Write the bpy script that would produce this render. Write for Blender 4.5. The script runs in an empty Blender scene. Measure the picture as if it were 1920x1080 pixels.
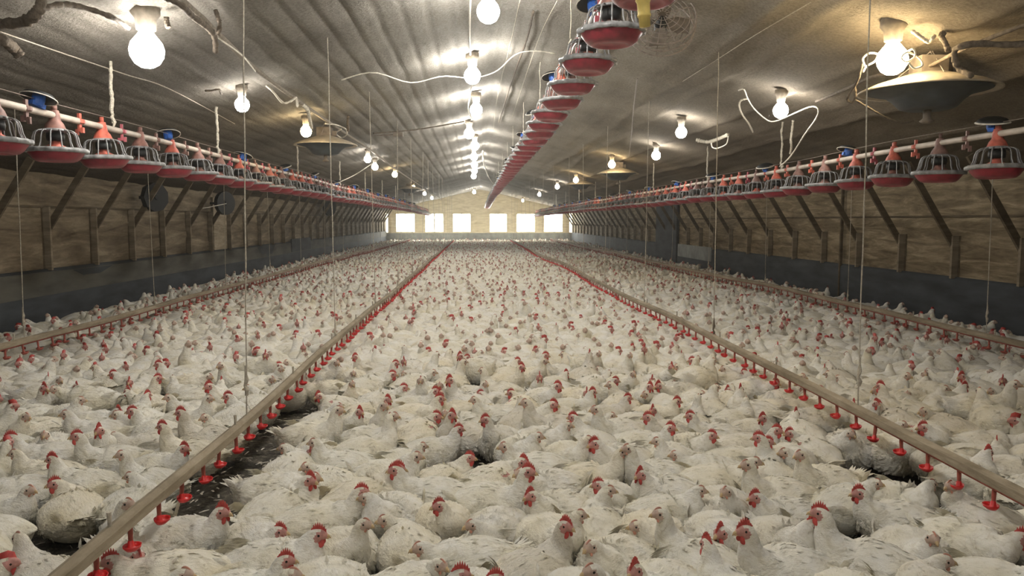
import bpy, math, random
import numpy as np
from math import sin, cos, pi, radians, sqrt, atan2, floor
from mathutils import Vector, Matrix, noise

random.seed(11)
rng = np.random.default_rng(5)
scene = bpy.context.scene
COL = scene.collection

# ------------------------------------------------------------------ camera
CAM_H = 1.5
cd = bpy.data.cameras.new('camera')
cam = bpy.data.objects.new('camera', cd)
COL.objects.link(cam)
cam.location = (0, 0, CAM_H)
cd.sensor_width = 36
cd.lens = 1450 / 1920 * 36
cd.clip_end = 200
cam.rotation_euler = (radians(90 - 4.966), 0, radians(-2.7535))
scene.camera = cam

# ------------------------------------------------------------------ world, exposure
w = bpy.data.worlds.new('world')
scene.world = w
w.use_nodes = True
bg = w.node_tree.nodes['Background']
bg.inputs[0].default_value = (0.80, 0.87, 1.0, 1)
bg.inputs[1].default_value = 1.2
vs = scene.view_settings
vs.view_transform = 'Standard'
vs.look = 'None'
vs.gamma = 1
vs.use_curve_mapping = False
vs.exposure = 1.02
BULB = 78.0       # radiance of a lit bulb
PANE = 14.0        # daylight through the end windows

# ------------------------------------------------------------------ shed dimensions
XL, XR, XM = -5.83, 6.46, 0.31
Y0, Y1 = -6.0, 51.0
EAVE, RIDGE = 2.13, 3.55
def ceil_z(x): return RIDGE - 0.231 * abs(x - XM)

# ================================================================== materials
def new_mat(name):
    m = bpy.data.materials.new(name); m.use_nodes = True
    nt = m.node_tree
    return m, nt, nt.nodes['Principled BSDF']
def ramp(nt, fac, stops):
    r = nt.nodes.new('ShaderNodeValToRGB')
    e = r.color_ramp.elements
    while len(e) < len(stops): e.new(0.5)
    for i, (p, c) in enumerate(stops):
        e[i].position = p; e[i].color = (*c, 1)
    nt.links.new(fac, r.inputs[0]); return r.outputs[0]
def tex(nt, scale=(1, 1, 1), s=5, detail=4, rough=0.55, coord='Object', dist=0):
    tc = nt.nodes.new('ShaderNodeTexCoord'); mp = nt.nodes.new('ShaderNodeMapping')
    mp.inputs['Scale'].default_value = scale
    n = nt.nodes.new('ShaderNodeTexNoise')
    n.inputs['Scale'].default_value = s; n.inputs['Detail'].default_value = detail
    n.inputs['Roughness'].default_value = rough; n.inputs['Distortion'].default_value = dist
    nt.links.new(tc.outputs[coord], mp.inputs[0]); nt.links.new(mp.outputs[0], n.inputs[0])
    return n.outputs[0]
def bump(nt, b, h, strength=0.5, dist=0.02):
    bn = nt.nodes.new('ShaderNodeBump')
    bn.inputs['Strength'].default_value = strength; bn.inputs['Distance'].default_value = dist
    nt.links.new(h, bn.inputs['Height']); nt.links.new(bn.outputs[0], b.inputs['Normal'])
def mul(nt, a, b, blend='MULTIPLY', fac=1.0):
    m = nt.nodes.new('ShaderNodeMix'); m.data_type = 'RGBA'; m.blend_type = blend
    m.inputs[0].default_value = fac
    for s, v in ((6, a), (7, b)):
        if isinstance(v, tuple): m.inputs[s].default_value = (*v, 1)
        else: nt.links.new(v, m.inputs[s])
    return m.outputs[2]
def simple(name, c, rough=0.6, var=0.25, s=8, bmp=0.0, metal=0.0, coord='Object', scale=(1, 1, 1), spec=0.4):
    m, nt, b = new_mat(name)
    n = tex(nt, scale, s, coord=coord)
    lo = tuple(max(0, x * (1 - var)) for x in c); hi = tuple(min(1, x * (1 + var)) for x in c)
    nt.links.new(ramp(nt, n, [(0.3, lo), (0.7, hi)]), b.inputs['Base Color'])
    b.inputs['Roughness'].default_value = rough; b.inputs['Metallic'].default_value = metal
    b.inputs['Specular IOR Level'].default_value = spec
    if bmp: bump(nt, b, n, bmp)
    return m
def emit(name, c, s):
    m = bpy.data.materials.new(name); m.use_nodes = True
    nt = m.node_tree; nt.nodes.clear()
    o = nt.nodes.new('ShaderNodeOutputMaterial'); e = nt.nodes.new('ShaderNodeEmission')
    e.inputs[0].default_value = (*c, 1); e.inputs[1].default_value = s
    nt.links.new(e.outputs[0], o.inputs[0]); return m

def mat_feather():
    m, nt, b = new_mat('white_feathers')
    oi = nt.nodes.new('ShaderNodeObjectInfo')
    big = tex(nt, (1, 1, 1), 5.0, 3)
    n2 = tex(nt, (22, 55, 55), 1.0, 5, 0.7)
    n3 = tex(nt, (1, 1, 1), 14.0, 6, 0.7, dist=1.2)
    cr = ramp(nt, n3, [(0.30, (0.46, 0.42, 0.35)), (0.38, (0.76, 0.73, 0.65)), (0.50, (0.91, 0.895, 0.85))])
    base = mul(nt, cr, ramp(nt, big, [(0.3, (0.90, 0.86, 0.74)), (0.6, (1, 1, 1))]))
    tint = ramp(nt, oi.outputs['Random'], [(0.0, (1, 0.96, 0.86)), (0.35, (1, 1, 0.97)), (0.85, (0.97, 0.97, 0.96)), (1.0, (0.84, 0.81, 0.75))])
    base = mul(nt, base, tint)
    nt.links.new(base, b.inputs['Base Color'])
    b.inputs['Roughness'].default_value = 0.9
    b.inputs['Specular IOR Level'].default_value = 0.15
    b.inputs['Sheen Weight'].default_value = 0.15
    bump(nt, b, n2, 0.9, 0.02)
    return m
def mat_foam():
    m, nt, b = new_mat('dusty_insulation')
    n = tex(nt, (1, 0.5, 1), 1.3, 6, 0.6)
    g = tex(nt, (1, 1, 1), 38, 5, 0.75)
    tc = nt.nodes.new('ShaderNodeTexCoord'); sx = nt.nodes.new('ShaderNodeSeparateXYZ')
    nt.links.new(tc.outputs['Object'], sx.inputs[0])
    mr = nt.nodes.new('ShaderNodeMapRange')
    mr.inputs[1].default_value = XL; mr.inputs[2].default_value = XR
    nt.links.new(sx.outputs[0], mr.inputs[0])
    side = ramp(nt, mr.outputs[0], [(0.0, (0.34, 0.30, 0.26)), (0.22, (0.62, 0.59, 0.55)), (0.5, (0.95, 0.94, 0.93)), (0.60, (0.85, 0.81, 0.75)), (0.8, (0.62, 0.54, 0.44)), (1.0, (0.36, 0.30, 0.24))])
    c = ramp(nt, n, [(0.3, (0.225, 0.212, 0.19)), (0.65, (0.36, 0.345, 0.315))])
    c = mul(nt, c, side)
    c = mul(nt, c, ramp(nt, g, [(0.35, (0.72, 0.70, 0.67)), (0.6, (1.08, 1.08, 1.08))]))
    nt.links.new(c, b.inputs['Base Color'])
    b.inputs['Roughness'].default_value = 0.95; b.inputs['Specular IOR Level'].default_value = 0.1
    bump(nt, b, g, 0.9, 0.02)
    return m
def mat_ply(name, lo, mid, hi, sc=1.0):
    m, nt, b = new_mat(name)
    n = tex(nt, (1, 0.55, 4.5), 1.6 * sc, 7, 0.62, dist=0.8)
    n2 = tex(nt, (1, 3, 14), 3.0, 5, 0.7)
    c = ramp(nt, n, [(0.28, lo), (0.5, mid), (0.72, hi)])
    c = mul(nt, c, ramp(nt, n2, [(0.3, (0.78, 0.76, 0.72)), (0.65, (1.05, 1.05, 1.05))]))
    nt.links.new(c, b.inputs['Base Color'])
    b.inputs['Roughness'].default_value = 0.88; b.inputs['Specular IOR Level'].default_value = 0.2
    bump(nt, b, n2, 0.4, 0.01)
    return m
def mat_litter():
    m, nt, b = new_mat('litter')
    a = tex(nt, (1, 1, 1), 26, 7, 0.8); c2 = tex(nt, (1, 1, 1), 3, 3)
    c = ramp(nt, a, [(0.38, (0.06, 0.052, 0.042)), (0.52, (0.15, 0.135, 0.11)), (0.60, (0.28, 0.26, 0.21)), (0.70, (0.60, 0.56, 0.48))])
    c = mul(nt, c, ramp(nt, c2, [(0.35, (0.7, 0.66, 0.6)), (0.65, (1.1, 1.08, 1.0))]))
    nt.links.new(c, b.inputs['Base Color'])
    b.inputs['Roughness'].default_value = 0.95
    bump(nt, b, a, 1.0, 0.04)
    return m

M_FEATH = mat_feather()
M_FACE_F = simple('pale_pink_skin', (0.48, 0.36, 0.29), 0.6, 0.2, 60)
M_FACE_M = simple('red_pink_skin', (0.46, 0.23, 0.20), 0.6, 0.25, 60)
M_COMB = simple('red_comb', (0.46, 0.065, 0.055), 0.5, 0.25, 50)
M_COMB_P = simple('pale_comb', (0.52, 0.25, 0.18), 0.5, 0.25, 50)
M_BEAK = simple('horn_beak', (0.55, 0.40, 0.22), 0.45, 0.15, 60)
M_EYE = simple('dark_eye', (0.012, 0.009, 0.007), 0.15, 0.1, 60)
M_LEG = simple('yellow_leg', (0.50, 0.38, 0.18), 0.6, 0.2, 60)
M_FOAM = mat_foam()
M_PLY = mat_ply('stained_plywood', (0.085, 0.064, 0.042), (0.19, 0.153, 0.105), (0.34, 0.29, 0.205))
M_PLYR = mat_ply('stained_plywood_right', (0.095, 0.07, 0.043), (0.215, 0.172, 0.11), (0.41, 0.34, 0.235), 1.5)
M_STUD = mat_ply('dark_timber', (0.06, 0.045, 0.03), (0.10, 0.078, 0.05), (0.16, 0.13, 0.09))
M_STUD_L = mat_ply('dusty_timber', (0.16, 0.13, 0.09), (0.24, 0.20, 0.145), (0.34, 0.29, 0.21))
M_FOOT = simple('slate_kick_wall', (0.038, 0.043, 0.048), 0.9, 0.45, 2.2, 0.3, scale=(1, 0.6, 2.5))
M_KICKU = simple('grey_olive_band', (0.085, 0.082, 0.068), 0.9, 0.4, 2.5, 0.2, scale=(1, 0.5, 2))
M_END = mat_ply('cream_end_wall', (0.50, 0.42, 0.26), (0.66, 0.58, 0.40), (0.78, 0.71, 0.52))
M_ENDLOW = simple('grey_end_wall_base', (0.22, 0.23, 0.22), 0.9, 0.3, 3)
M_LITTER = mat_litter()
M_WIN = emit('daylight_film', (1.0, 1.0, 0.93), PANE)
M_STRIP = emit('daylight_strip', (1.0, 0.95, 0.72), 3.0)
M_BULB_R = emit('ridge_lit_bulb', (1.0, 0.965, 0.90), BULB * 1.4)
M_BULB_C = emit('cool_lit_bulb', (1.0, 0.96, 0.90), BULB * .62)
M_BULB_W = emit('warm_lit_bulb', (1.0, 0.78, 0.45), BULB * 0.6)
M_SOCKET = simple('dusty_socket', (0.20, 0.17, 0.13), 0.9, 0.3, 30)
M_PIPE = simple('dusty_galvanised_pipe', (0.46, 0.40, 0.34), 0.6, 0.25, 9, 0.15, 0.1)
M_PANRED = simple('red_plastic', (0.22, 0.014, 0.028), 0.35, 0.25, 20, spec=0.5)
M_PANLIP = simple('worn_red_plastic', (0.36, 0.07, 0.09), 0.4, 0.2, 20)
def mat_orange():
    m, nt, b = new_mat('dusty_orange_plastic')
    oi = nt.nodes.new('ShaderNodeObjectInfo'); n = tex(nt, (1, 1, 1), 22, 4)
    c = mul(nt, ramp(nt, oi.outputs['Random'], [(0.0, (0.60, 0.13, 0.08)), (0.35, (0.50, 0.13, 0.09)), (0.5, (0.28, 0.13, 0.10)), (1.0, (0.20, 0.12, 0.10))]), ramp(nt, n, [(0.35, (.65, .65, .65)), (0.65, (1.15, 1.15, 1.15))]))
    nt.links.new(c, b.inputs['Base Color']); b.inputs['Roughness'].default_value = 0.6
    return m
M_ORANGE = mat_orange()
M_GRILL = simple('grey_plastic_grill', (0.24, 0.24, 0.24), 0.4, 0.35, 25)
M_BLACK = simple('black_plastic', (0.008, 0.009, 0.009), 0.6, 0.3, 20)
M_BLUE = simple('blue_plastic', (0.03, 0.13, 0.50), 0.45, 0.2, 20)
M_PALE = simple('pale_edge', (0.62, 0.58, 0.50), 0.7, 0.2, 20)
M_BEAM = mat_ply('dusty_beam', (0.19, 0.155, 0.105), (0.30, 0.25, 0.18), (0.42, 0.36, 0.27), 2.0)
M_NIP = simple('brown_nipple_drop', (0.34, 0.085, 0.06), 0.6, 0.3, 40)
M_CUP = simple('red_drip_cup', (0.62, 0.020, 0.020), 0.3, 0.15, 40, spec=0.6)
M_STRING = simple('dusty_string', (0.40, 0.36, 0.29), 0.95, 0.3, 60)
M_ROPE = simple('pale_rope', (0.60, 0.55, 0.45), 0.95, 0.3, 60, 0.5)
M_ROPED = simple('dust_caked_hose', (0.12, 0.095, 0.07), 0.95, 0.4, 30, 0.6)
M_CABLE = simple('white_cable', (0.68, 0.64, 0.55), 0.7, 0.25, 40)
M_CANOPY = simple('dusty_galvanised_canopy', (0.42, 0.36, 0.27), 0.6, 0.25, 9, 0.2, 0.2)
M_DKBLUE = simple('dark_blue_grey_bowl', (0.035, 0.045, 0.055), 0.6, 0.3, 9)
M_BOX = simple('grey_brown_box', (0.16, 0.13, 0.10), 0.8, 0.3, 14)
M_YEL = simple('yellow_rubber', (0.72, 0.55, 0.16), 0.6, 0.15, 30)
M_WIRE = simple('dusty_wire', (0.24, 0.20, 0.17), 0.6, 0.3, 30)
M_WHITE = simple('white_plastic', (0.7, 0.68, 0.63), 0.6, 0.1, 30)

# ================================================================== mesh builder
class MB:
    def __init__(s): s.v = []; s.f = []; s.m = []
    def add(s, vs, fs, mi=0):
        o = len(s.v); s.v += [tuple(p) for p in vs]
        s.f += [tuple(i + o for i in f) for f in fs]; s.m += [mi] * len(fs); return s
    def box(s, a, b, mi=0):
        (x0, y0, z0), (x1, y1, z1) = a, b
        v = [(x0, y0, z0), (x1, y0, z0), (x1, y1, z0), (x0, y1, z0), (x0, y0, z1), (x1, y0, z1), (x1, y1, z1), (x0, y1, z1)]
        f = [(0, 3, 2, 1), (4, 5, 6, 7), (0, 1, 5, 4), (1, 2, 6, 5), (2, 3, 7, 6), (3, 0, 4, 7)]
        return s.add(v, f, mi)
    def obox(s, p0, p1, w, h, up=(0, 0, 1), mi=0):
        p0 = Vector(p0); p1 = Vector(p1); d = (p1 - p0).normalized()
        r = d.cross(Vector(up)).normalized(); u = r.cross(d)
        v = []
        for p in (p0, p1):
            for a, b in ((-1, -1), (1, -1), (1, 1), (-1, 1)): v.append(p + r * a * w / 2 + u * b * h / 2)
        f = [(0, 3, 2, 1), (4, 5, 6, 7), (0, 1, 5, 4), (1, 2, 6, 5), (2, 3, 7, 6), (3, 0, 4, 7)]
        return s.add(v, f, mi)
    def tube(s, pts, r, n=6, mi=0, jit=0.0, closed=False):
        P = [Vector(p) for p in pts]; k = len(P); v = []
        rr = r if isinstance(r, (list, tuple)) else [r] * k
        prev = None
        for i, p in enumerate(P):
            if closed: d = P[(i + 1) % k] - P[i - 1]
            else: d = P[min(i + 1, k - 1)] - P[max(i - 1, 0)]
            if d.length < 1e-9: d = Vector((0, 0, 1))
            d.normalize()
            if prev is None:
                a = Vector((0, 0, 1)) if abs(d.z) < 0.9 else Vector((1, 0, 0))
                e = a.cross(d).normalized()
            else:
                e = (prev - d * prev.dot(d)).normalized()
            prev = e; g = d.cross(e)
            for j in range(n):
                t = 2 * pi * j / n; q = rr[i] * (1 + (random.uniform(-jit, jit) if jit else 0))
                v.append(p + e * cos(t) * q + g * sin(t) * q)
        f = []
        for i in range(k if closed else k - 1):
            for j in range(n):
                a = i * n + j; b = i * n + (j + 1) % n
                c = ((i + 1) % k) * n + (j + 1) % n; d_ = ((i + 1) % k) * n + j
                f.append((a, b, c, d_))
        if not closed:
            f.append(tuple(range(n - 1, -1, -1))); f.append(tuple(range((k - 1) * n, k * n)))
        return s.add(v, f, mi)
    def lathe(s, prof, n=16, mi=0, c=(0, 0, 0), wob=None):
        v = []
        for (r, z) in prof:
            for j in range(n):
                t = 2 * pi * j / n; q = r
                if wob: q = wob(r, z, t)
                v.append((c[0] + q * cos(t), c[1] + q * sin(t), c[2] + z))
        f = []
        for i in range(len(prof) - 1):
            for j in range(n):
                f.append((i * n + j, i * n + (j + 1) % n, (i + 1) * n + (j + 1) % n, (i + 1) * n + j))
        return s.add(v, f, mi)
    def mesh(s, name, mats, smooth=False):
        me = bpy.data.meshes.new(name)
        me.from_pydata([tuple(p) for p in s.v], [], s.f)
        for m in (mats if isinstance(mats, (list, tuple)) else [mats]): me.materials.append(m)
        me.polygons.foreach_set('material_index', s.m)
        if smooth: me.polygons.foreach_set('use_smooth', [True] * len(s.f))
        me.update(); return me
def link(name, me, parent=None, loc=(0, 0, 0), rot=(0, 0, 0)):
    o = bpy.data.objects.new(name, me); COL.objects.link(o)
    o.location = loc; o.rotation_euler = rot
    if parent: o.parent = parent
    return o
def build(mb, name, mats, parent=None, smooth=False, loc=(0, 0, 0), rot=(0, 0, 0)):
    return link(name, mb.mesh(name, mats, smooth), parent, loc, rot)
def empty(name, loc=(0, 0, 0), rz=0):
    o = bpy.data.objects.new(name, None); COL.objects.link(o)
    o.empty_display_size = 0.1; o.location = loc; o.rotation_euler = (0, 0, rz); return o
def tag(o, label=None, cat=None, group=None, kind=None):
    if label: o['label'] = label
    if cat: o['category'] = cat
    if group: o['group'] = group
    if kind: o['kind'] = kind
    return o
def copy_tree(o, parent=None):
    c = o.copy(); COL.objects.link(c); c.parent = parent
    for ch in list(o.children): copy_tree(ch, c)
    return c
ORD = ['nearest', 'second nearest', 'third nearest', 'fourth nearest', 'fifth nearest', 'sixth nearest', 'seventh nearest', 'eighth nearest', 'ninth nearest', 'tenth nearest']
def ordn(i):
    if i < 10: return ORD[i]
    k = i + 1
    suf = 'th' if 10 <= k % 100 <= 20 else {1: 'st', 2: 'nd', 3: 'rd'}.get(k % 10, 'th')
    return '%d%s nearest' % (k, suf)

# ================================================================== the shed
def sn(x, y, z=0.0): return noise.noise(Vector((x, y, z)))
def build_floor():
    nx, ny = 130, 260
    xs = np.linspace(XL, XR, nx); ys = np.concatenate([np.linspace(Y0, 12, 180), np.linspace(12.3, Y1, 80)])
    v = []
    for y in ys:
        for x in xs:
            z = 0.010 * sn(x * 3, y * 3) + 0.008 * sn(x * 14, y * 14, 3) if y < 14 else 0.008 * sn(x * 3, y * 3)
            v.append((x, y, z - 0.012))
    f = [(j * nx + i, j * nx + i + 1, (j + 1) * nx + i + 1, (j + 1) * nx + i) for j in range(ny - 1) for i in range(nx - 1)]
    o = build(MB().add(v, f), 'floor', M_LITTER, None, True)
    tag(o, 'dark brown litter floor of the poultry shed', None, None, 'structure')
build_floor()
def build_straw():
    m = MB(); r = random.Random(8)
    for _ in range(5200):
        x = r.uniform(-3.6, 4.2); y = r.uniform(2.0, 6.5)
        a = r.uniform(0, 6.28); L = r.uniform(.008, .03); w_ = r.uniform(.0015, .006); z = r.uniform(.0, .008)
        c, s_ = cos(a), sin(a); t = r.uniform(-.004, .008)
        m.add([(x - c * L - s_ * w_, y - s_ * L + c * w_, z), (x - c * L + s_ * w_, y - s_ * L - c * w_, z), (x + c * L + s_ * w_, y + s_ * L - c * w_, z + t), (x + c * L - s_ * w_, y + s_ * L + c * w_, z + t), (x, y, z + .005)],
              [(0, 1, 4), (1, 2, 4), (2, 3, 4), (3, 0, 4)], r.choice((0, 0, 1)))
    tag(build(m, 'loose_down', [M_PALE, M_STRING]), 'pale down and straw bits strewn over the bare litter', 'litter', None, 'stuff')
build_straw()

def build_ceiling():
    xs = []
    x = XL - 0.02
    while x < XR + 0.02:
        xs.append(x); x += 0.03 if x < 0.3 else 0.045
    xs.append(XR + 0.02)
    ys = np.concatenate([np.arange(Y0, 14, 0.14), np.arange(14, Y1 + 0.3, 0.3)])
    v = []
    for y in ys:
        truss = (y / 1.28) % 1.0
        sag = 0.022 * (0.5 - 0.5 * cos(2 * pi * truss)) ** 0.6 
        for x in xs:
            z = ceil_z(x)
            amp = 0.020 if x < 0.2 else 0.008
            if x < -2.6: amp = 0.012
            u = (x / 0.21 + 0.10 * sn(x * 0.5, y * 0.12)) % 1.0
            z -= amp * (1 - abs(2 * u - 1) ** 5.0)
            z += sag
            z += 0.03 * sn(x * 1.1, y * 0.45, 7.0) + 0.010 * sn(x * 7, y * 5, 1.0)
            if x > 0.9:   # rope-like swells running lengthwise on the right slope
                for k, (xx, a) in enumerate(((1.35, 0.03), (2.3, 0.035), (2.62, 0.03), (3.35, 0.04), (4.3, 0.03), (5.1, 0.03))):
                    d = (x - xx - 0.12 * sn(y * 0.25, k * 3.1)) / 0.055
                    z -= a * math.exp(-d * d)
            v.append((x, y, z))
    nx, ny = len(xs), len(ys)
    f = [(j * nx + i, (j + 1) * nx + i, (j + 1) * nx + i + 1, j * nx + i + 1) for j in range(ny - 1) for i in range(nx - 1)]
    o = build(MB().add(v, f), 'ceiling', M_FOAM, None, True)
    tag(o, 'ribbed dusty insulated ceiling sloping down from the ridge', None, None, 'structure')
    roof = MB()
    zt = 0.25
    roof.add([(XL - 0.3, Y0 - 0.2, EAVE + zt - .07), (XM, Y0 - 0.2, RIDGE + zt), (XM, Y1 + 0.2, RIDGE + zt), (XL - 0.3, Y1 + 0.2, EAVE + zt - .07)], [(0, 1, 2, 3)])
    roof.add([(XM, Y0 - 0.2, RIDGE + zt), (XR + 0.3, Y0 - 0.2, EAVE + zt - .07), (XR + 0.3, Y1 + 0.2, EAVE + zt - .07), (XM, Y1 + 0.2, RIDGE + zt)], [(0, 1, 2, 3)])
    r = build(roof, 'roof_deck', M_BOX, o)
build_ceiling()

def side_wall(side):
    s = -1 if side == 'left' else 1
    X = XL if s < 0 else XR
    foot = 0.85 if s < 0 else 0.75
    ledge = 1.69 if s < 0 else 1.56
    m = MB()
    # plywood sheets, every bay a slightly bulged panel
    bay = 1.30; ph = 10.80 % bay if s < 0 else 10.06 % bay
    ny = 420; ys = np.linspace(Y0, Y1, ny); zs = [foot - 0.05, foot + .15, 1.2, 1.45, ledge - 0.012, ledge, ledge + .012, 1.9, 2.1, 2.3]
    v = []
    for y in ys:
        for z in zs:
            d = 0.012 * sn(y * 1.2, z * 3, 4 * s)
            if abs(z - ledge) < 0.005: d -= 0.03
            v.append((X + s * (0.0 - d), y, z))
    nz = len(zs)
    f = []
    for j in range(ny - 1):
        for i in range(nz - 1):
            q = (j * nz + i, (j + 1) * nz + i, (j + 1) * nz + i + 1, j * nz + i + 1)
            f.append(q if s < 0 else q[::-1])
    m.add(v, f)
    m.box((min(X + s * .04, X + s * .16), Y0, 0), (max(X + s * .04, X + s * .16), Y1, 2.4))
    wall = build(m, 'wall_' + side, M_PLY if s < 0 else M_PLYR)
    tag(wall, 'stained plywood side wall on the %s with timber studs and braces' % side, None, None, 'structure')
    k = MB()
    th = 0.07
    prof = [(0, 0), (0, foot - 0.05), (th * 0.6, foot), (th + .03, foot)]
    v = []; yy = np.linspace(Y0, Y1, 120)
    for y in yy:
        for (a, z) in prof: v.append((X - s * (th - a) + s * 0.012 * sn(y * .7, z * 3), y, z))
    f = []
    for j in range(119):
        for i in range(3):
            q = (j * 4 + i, (j + 1) * 4 + i, (j + 1) * 4 + i + 1, j * 4 + i + 1)
            f.append(q if s < 0 else q[::-1])
    k.add(v, f)
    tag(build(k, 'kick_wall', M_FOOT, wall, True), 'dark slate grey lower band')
    if s < 0:
        u = MB(); u.add([(X + th + .006, Y0, .50), (X + th + .006, Y1, .50), (X + th + .004, Y1, foot - .045), (X + th + .004, Y0, foot - .045), (X + th - .02, Y0, foot - .03), (X + th - .02, Y1, foot - .03)], [(0, 1, 2, 3), (3, 2, 5, 4)])  # thin strip toning the upper kick wall lighter than the part below
        tag(build(u, 'kick_upper_band', M_KICKU, wall), 'grey olive band along the top of the kick wall')
    r = MB(); a, b = sorted((X, X - s * .022)); r.box((a, Y0, ledge - .014), (b, Y1, ledge + .014))
    build(r, 'sill_rail', M_STUD, wall)
    # studs and knee braces
    y = ph - bay * 4
    bx, bz = (-5.24, 2.25) if s < 0 else (5.81, 2.14)
    jz = 1.40 if s < 0 else 1.17
    sl = (bz - jz) / abs(bx - X)
    st = MB(); a, b = sorted((X, X - s * .09)); st.box((a, -.022, foot - .02), (b, .022, ledge if s < 0 else 1.3))
    st.box((min(X, X - s * .004), -.06, foot), (max(X, X - s * .004), -.022, ledge if s < 0 else 1.3), 1)
    sme = st.mesh('stud', [M_STUD_L, M_STUD])
    br = MB()
    dx = 1.15
    while jz + sl * dx > ceil_z(X - s * dx) - .03: dx -= .01
    br.obox((X - s * .03, 0, jz - .02), (X - s * dx, 0, jz + sl * dx), .085, .04, up=(0, 1, 0))
    bme = br.mesh('brace', M_STUD)
    while y < Y1 - 0.3:
        if y > Y0 + .2:
            link('stud', sme, wall, (0, y, 0)); link('brace', bme, wall, (0, y + .03, 0))
        y += bay
    if s < 0:   # pale board panel between two studs, and a hung panel far down
        p = MB(); p.box((X + .005, 17.5, foot), (X + .05, 18.4, 2.02))
        tag(build(p, 'board_panel', M_BEAM, wall), 'pale upright plywood panel')
        p = MB(); p.box((X + .07, 24.6, .52), (X + .10, 27.4, .93))
        tag(build(p, 'patch_panel', M_FOOT, wall), 'grey patch over the kick wall')
    else:
        p = MB(); p.box((X - .10, 24.2, .02), (X - .03, 27.0, 2.12))
        tag(build(p, 'door_leaf', M_FOOT, wall), 'dark closed side door')
        p = MB(); p.box((X - .10, 20.6, .40), (X - .06, 24.0, .78))
        tag(build(p, 'patch_panel', M_ENDLOW, wall), 'grey patch over the kick wall')
        p = MB(); p.obox((X - .06, 13.25, .15), (X - .06, 13.25, 2.2), .045, .045, up=(0, 1, 0))
        tag(build(p, 'downpipe', M_STUD, wall), 'dark upright pole')
side_wall('left'); side_wall('right')

WIN = [(-5.16, -3.88), (-3.27, -2.02), (-1.46, -0.24), (0.95, 2.14), (2.73, 4.00), (4.53, 5.83)]
WZ0, WZ1 = 0.74, 1.99
def end_walls():
    m = MB()
    xs = sorted({XL, XR, XM} | {a for q in WIN for a in q} | {-5.62, 6.22})
    th = 0.14
    def col(x0, x1, z0, z1a, z1b, mi):
        m.add([(x0, Y1, z0), (x1, Y1, z0), (x1, Y1, z1b), (x0, Y1, z1a), (x0, Y1 + th, z0), (x1, Y1 + th, z0), (x1, Y1 + th, z1b), (x0, Y1 + th, z1a)],
              [(0, 1, 2, 3), (5, 4, 7, 6), (0, 4, 5, 1), (3, 2, 6, 7), (0, 3, 7, 4), (1, 5, 6, 2)], mi)
    opens = WIN + [(XL, -5.62), (6.22, XR)]
    for a, b in zip(xs[:-1], xs[1:]):
        za, zb = ceil_z(a) + .06, ceil_z(b) + .06
        if (a, b) in opens:
            col(a, b, 0, 0.70, 0.70, 1); col(a, b, 0.70, WZ0, WZ0, 0); col(a, b, WZ1, za, zb, 0)
        else:
            col(a, b, 0, 0.70, 0.70, 1); col(a, b, 0.70, za, zb, 0)
    w_ = build(m, 'wall_back', [M_END, M_ENDLOW])
    tag(w_, 'cream far end wall with a grey base', None, None, 'structure')
    p = MB(); 
    for x in (-5.45, -2.62, -.1, 2.45, 4.25, 6.05):
        q = MB(); q.box((x - .04, Y1 - .05, .72), (x + .04, Y1, ceil_z(x) - .06)); build(q, 'stud', M_END, w_)
    q = MB(); q.box((XL, Y1 - .04, 2.08), (XR, Y1, 2.16)); build(q, 'girt', M_END, w_)
    names = ['leftmost', 'second from the left', 'third from the left', 'third from the right', 'second from the right', 'rightmost']
    for i, (a, b) in enumerate(WIN):
        e = MB(); t = .05
        for bx in (((a, WZ0), (a + t, WZ1)), ((b - t, WZ0), (b, WZ1)), ((a + t, WZ0), (b - t, WZ0 + t)), ((a + t, WZ1 - t), (b - t, WZ1))):
            e.box((bx[0][0], Y1 - .03, bx[0][1]), (bx[1][0], Y1 + .06, bx[1][1]))
        o = build(e, 'window_%d' % (i + 1), M_END)
        tag(o, 'bright daylit end window, %s of the six' % names[i], None, None, 'structure')
        g = MB(); g.box((a + t, Y1 + .03, WZ0 + t), (b - t, Y1 + .045, WZ1 - t)); build(g, 'window_pane', M_WIN, o)
        c = MB(); c.box(((a + b) / 2 - .012, Y1 - .045, WZ1 - .16), ((a + b) / 2 + .012, Y1 - .03, WZ1 + .02)); build(c, 'latch', M_BOX, o)
    for n, (a, b), sd in ((7, (XL, -5.62), 'left'), (8, (6.22, XR), 'right')):
        e = MB(); e.box((a, Y1 - .03, WZ0), (a + .03, Y1 + .06, WZ1)); e.box((b - .03, Y1 - .03, WZ0), (b, Y1 + .06, WZ1))
        o = build(e, 'window_%d' % n, M_END)
        tag(o, 'narrow bright slit of daylight in the far %s corner' % sd, None, None, 'structure')
        g = MB(); g.box((a + .03, Y1 + .03, WZ0), (b - .03, Y1 + .045, WZ1)); build(g, 'window_pane', M_STRIP, o)
    m = MB()
    m.add([(XL - .1, Y0, 0), (XR + .1, Y0, 0), (XR + .1, Y0, EAVE + .1), (XM, Y0, RIDGE + .1), (XL - .1, Y0, EAVE + .1),
           (XL - .1, Y0 - .12, 0), (XR + .1, Y0 - .12, 0), (XR + .1, Y0 - .12, EAVE + .1), (XM, Y0 - .12, RIDGE + .1), (XL - .1, Y0 - .12, EAVE + .1)],
          [(0, 4, 3, 2, 1), (5, 6, 7, 8, 9), (0, 1, 6, 5), (0, 5, 9, 4), (1, 2, 7, 6)])
    tag(build(m, 'wall_front', M_PLY), 'plywood end wall behind the photographer', None, None, 'structure')
end_walls()

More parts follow.
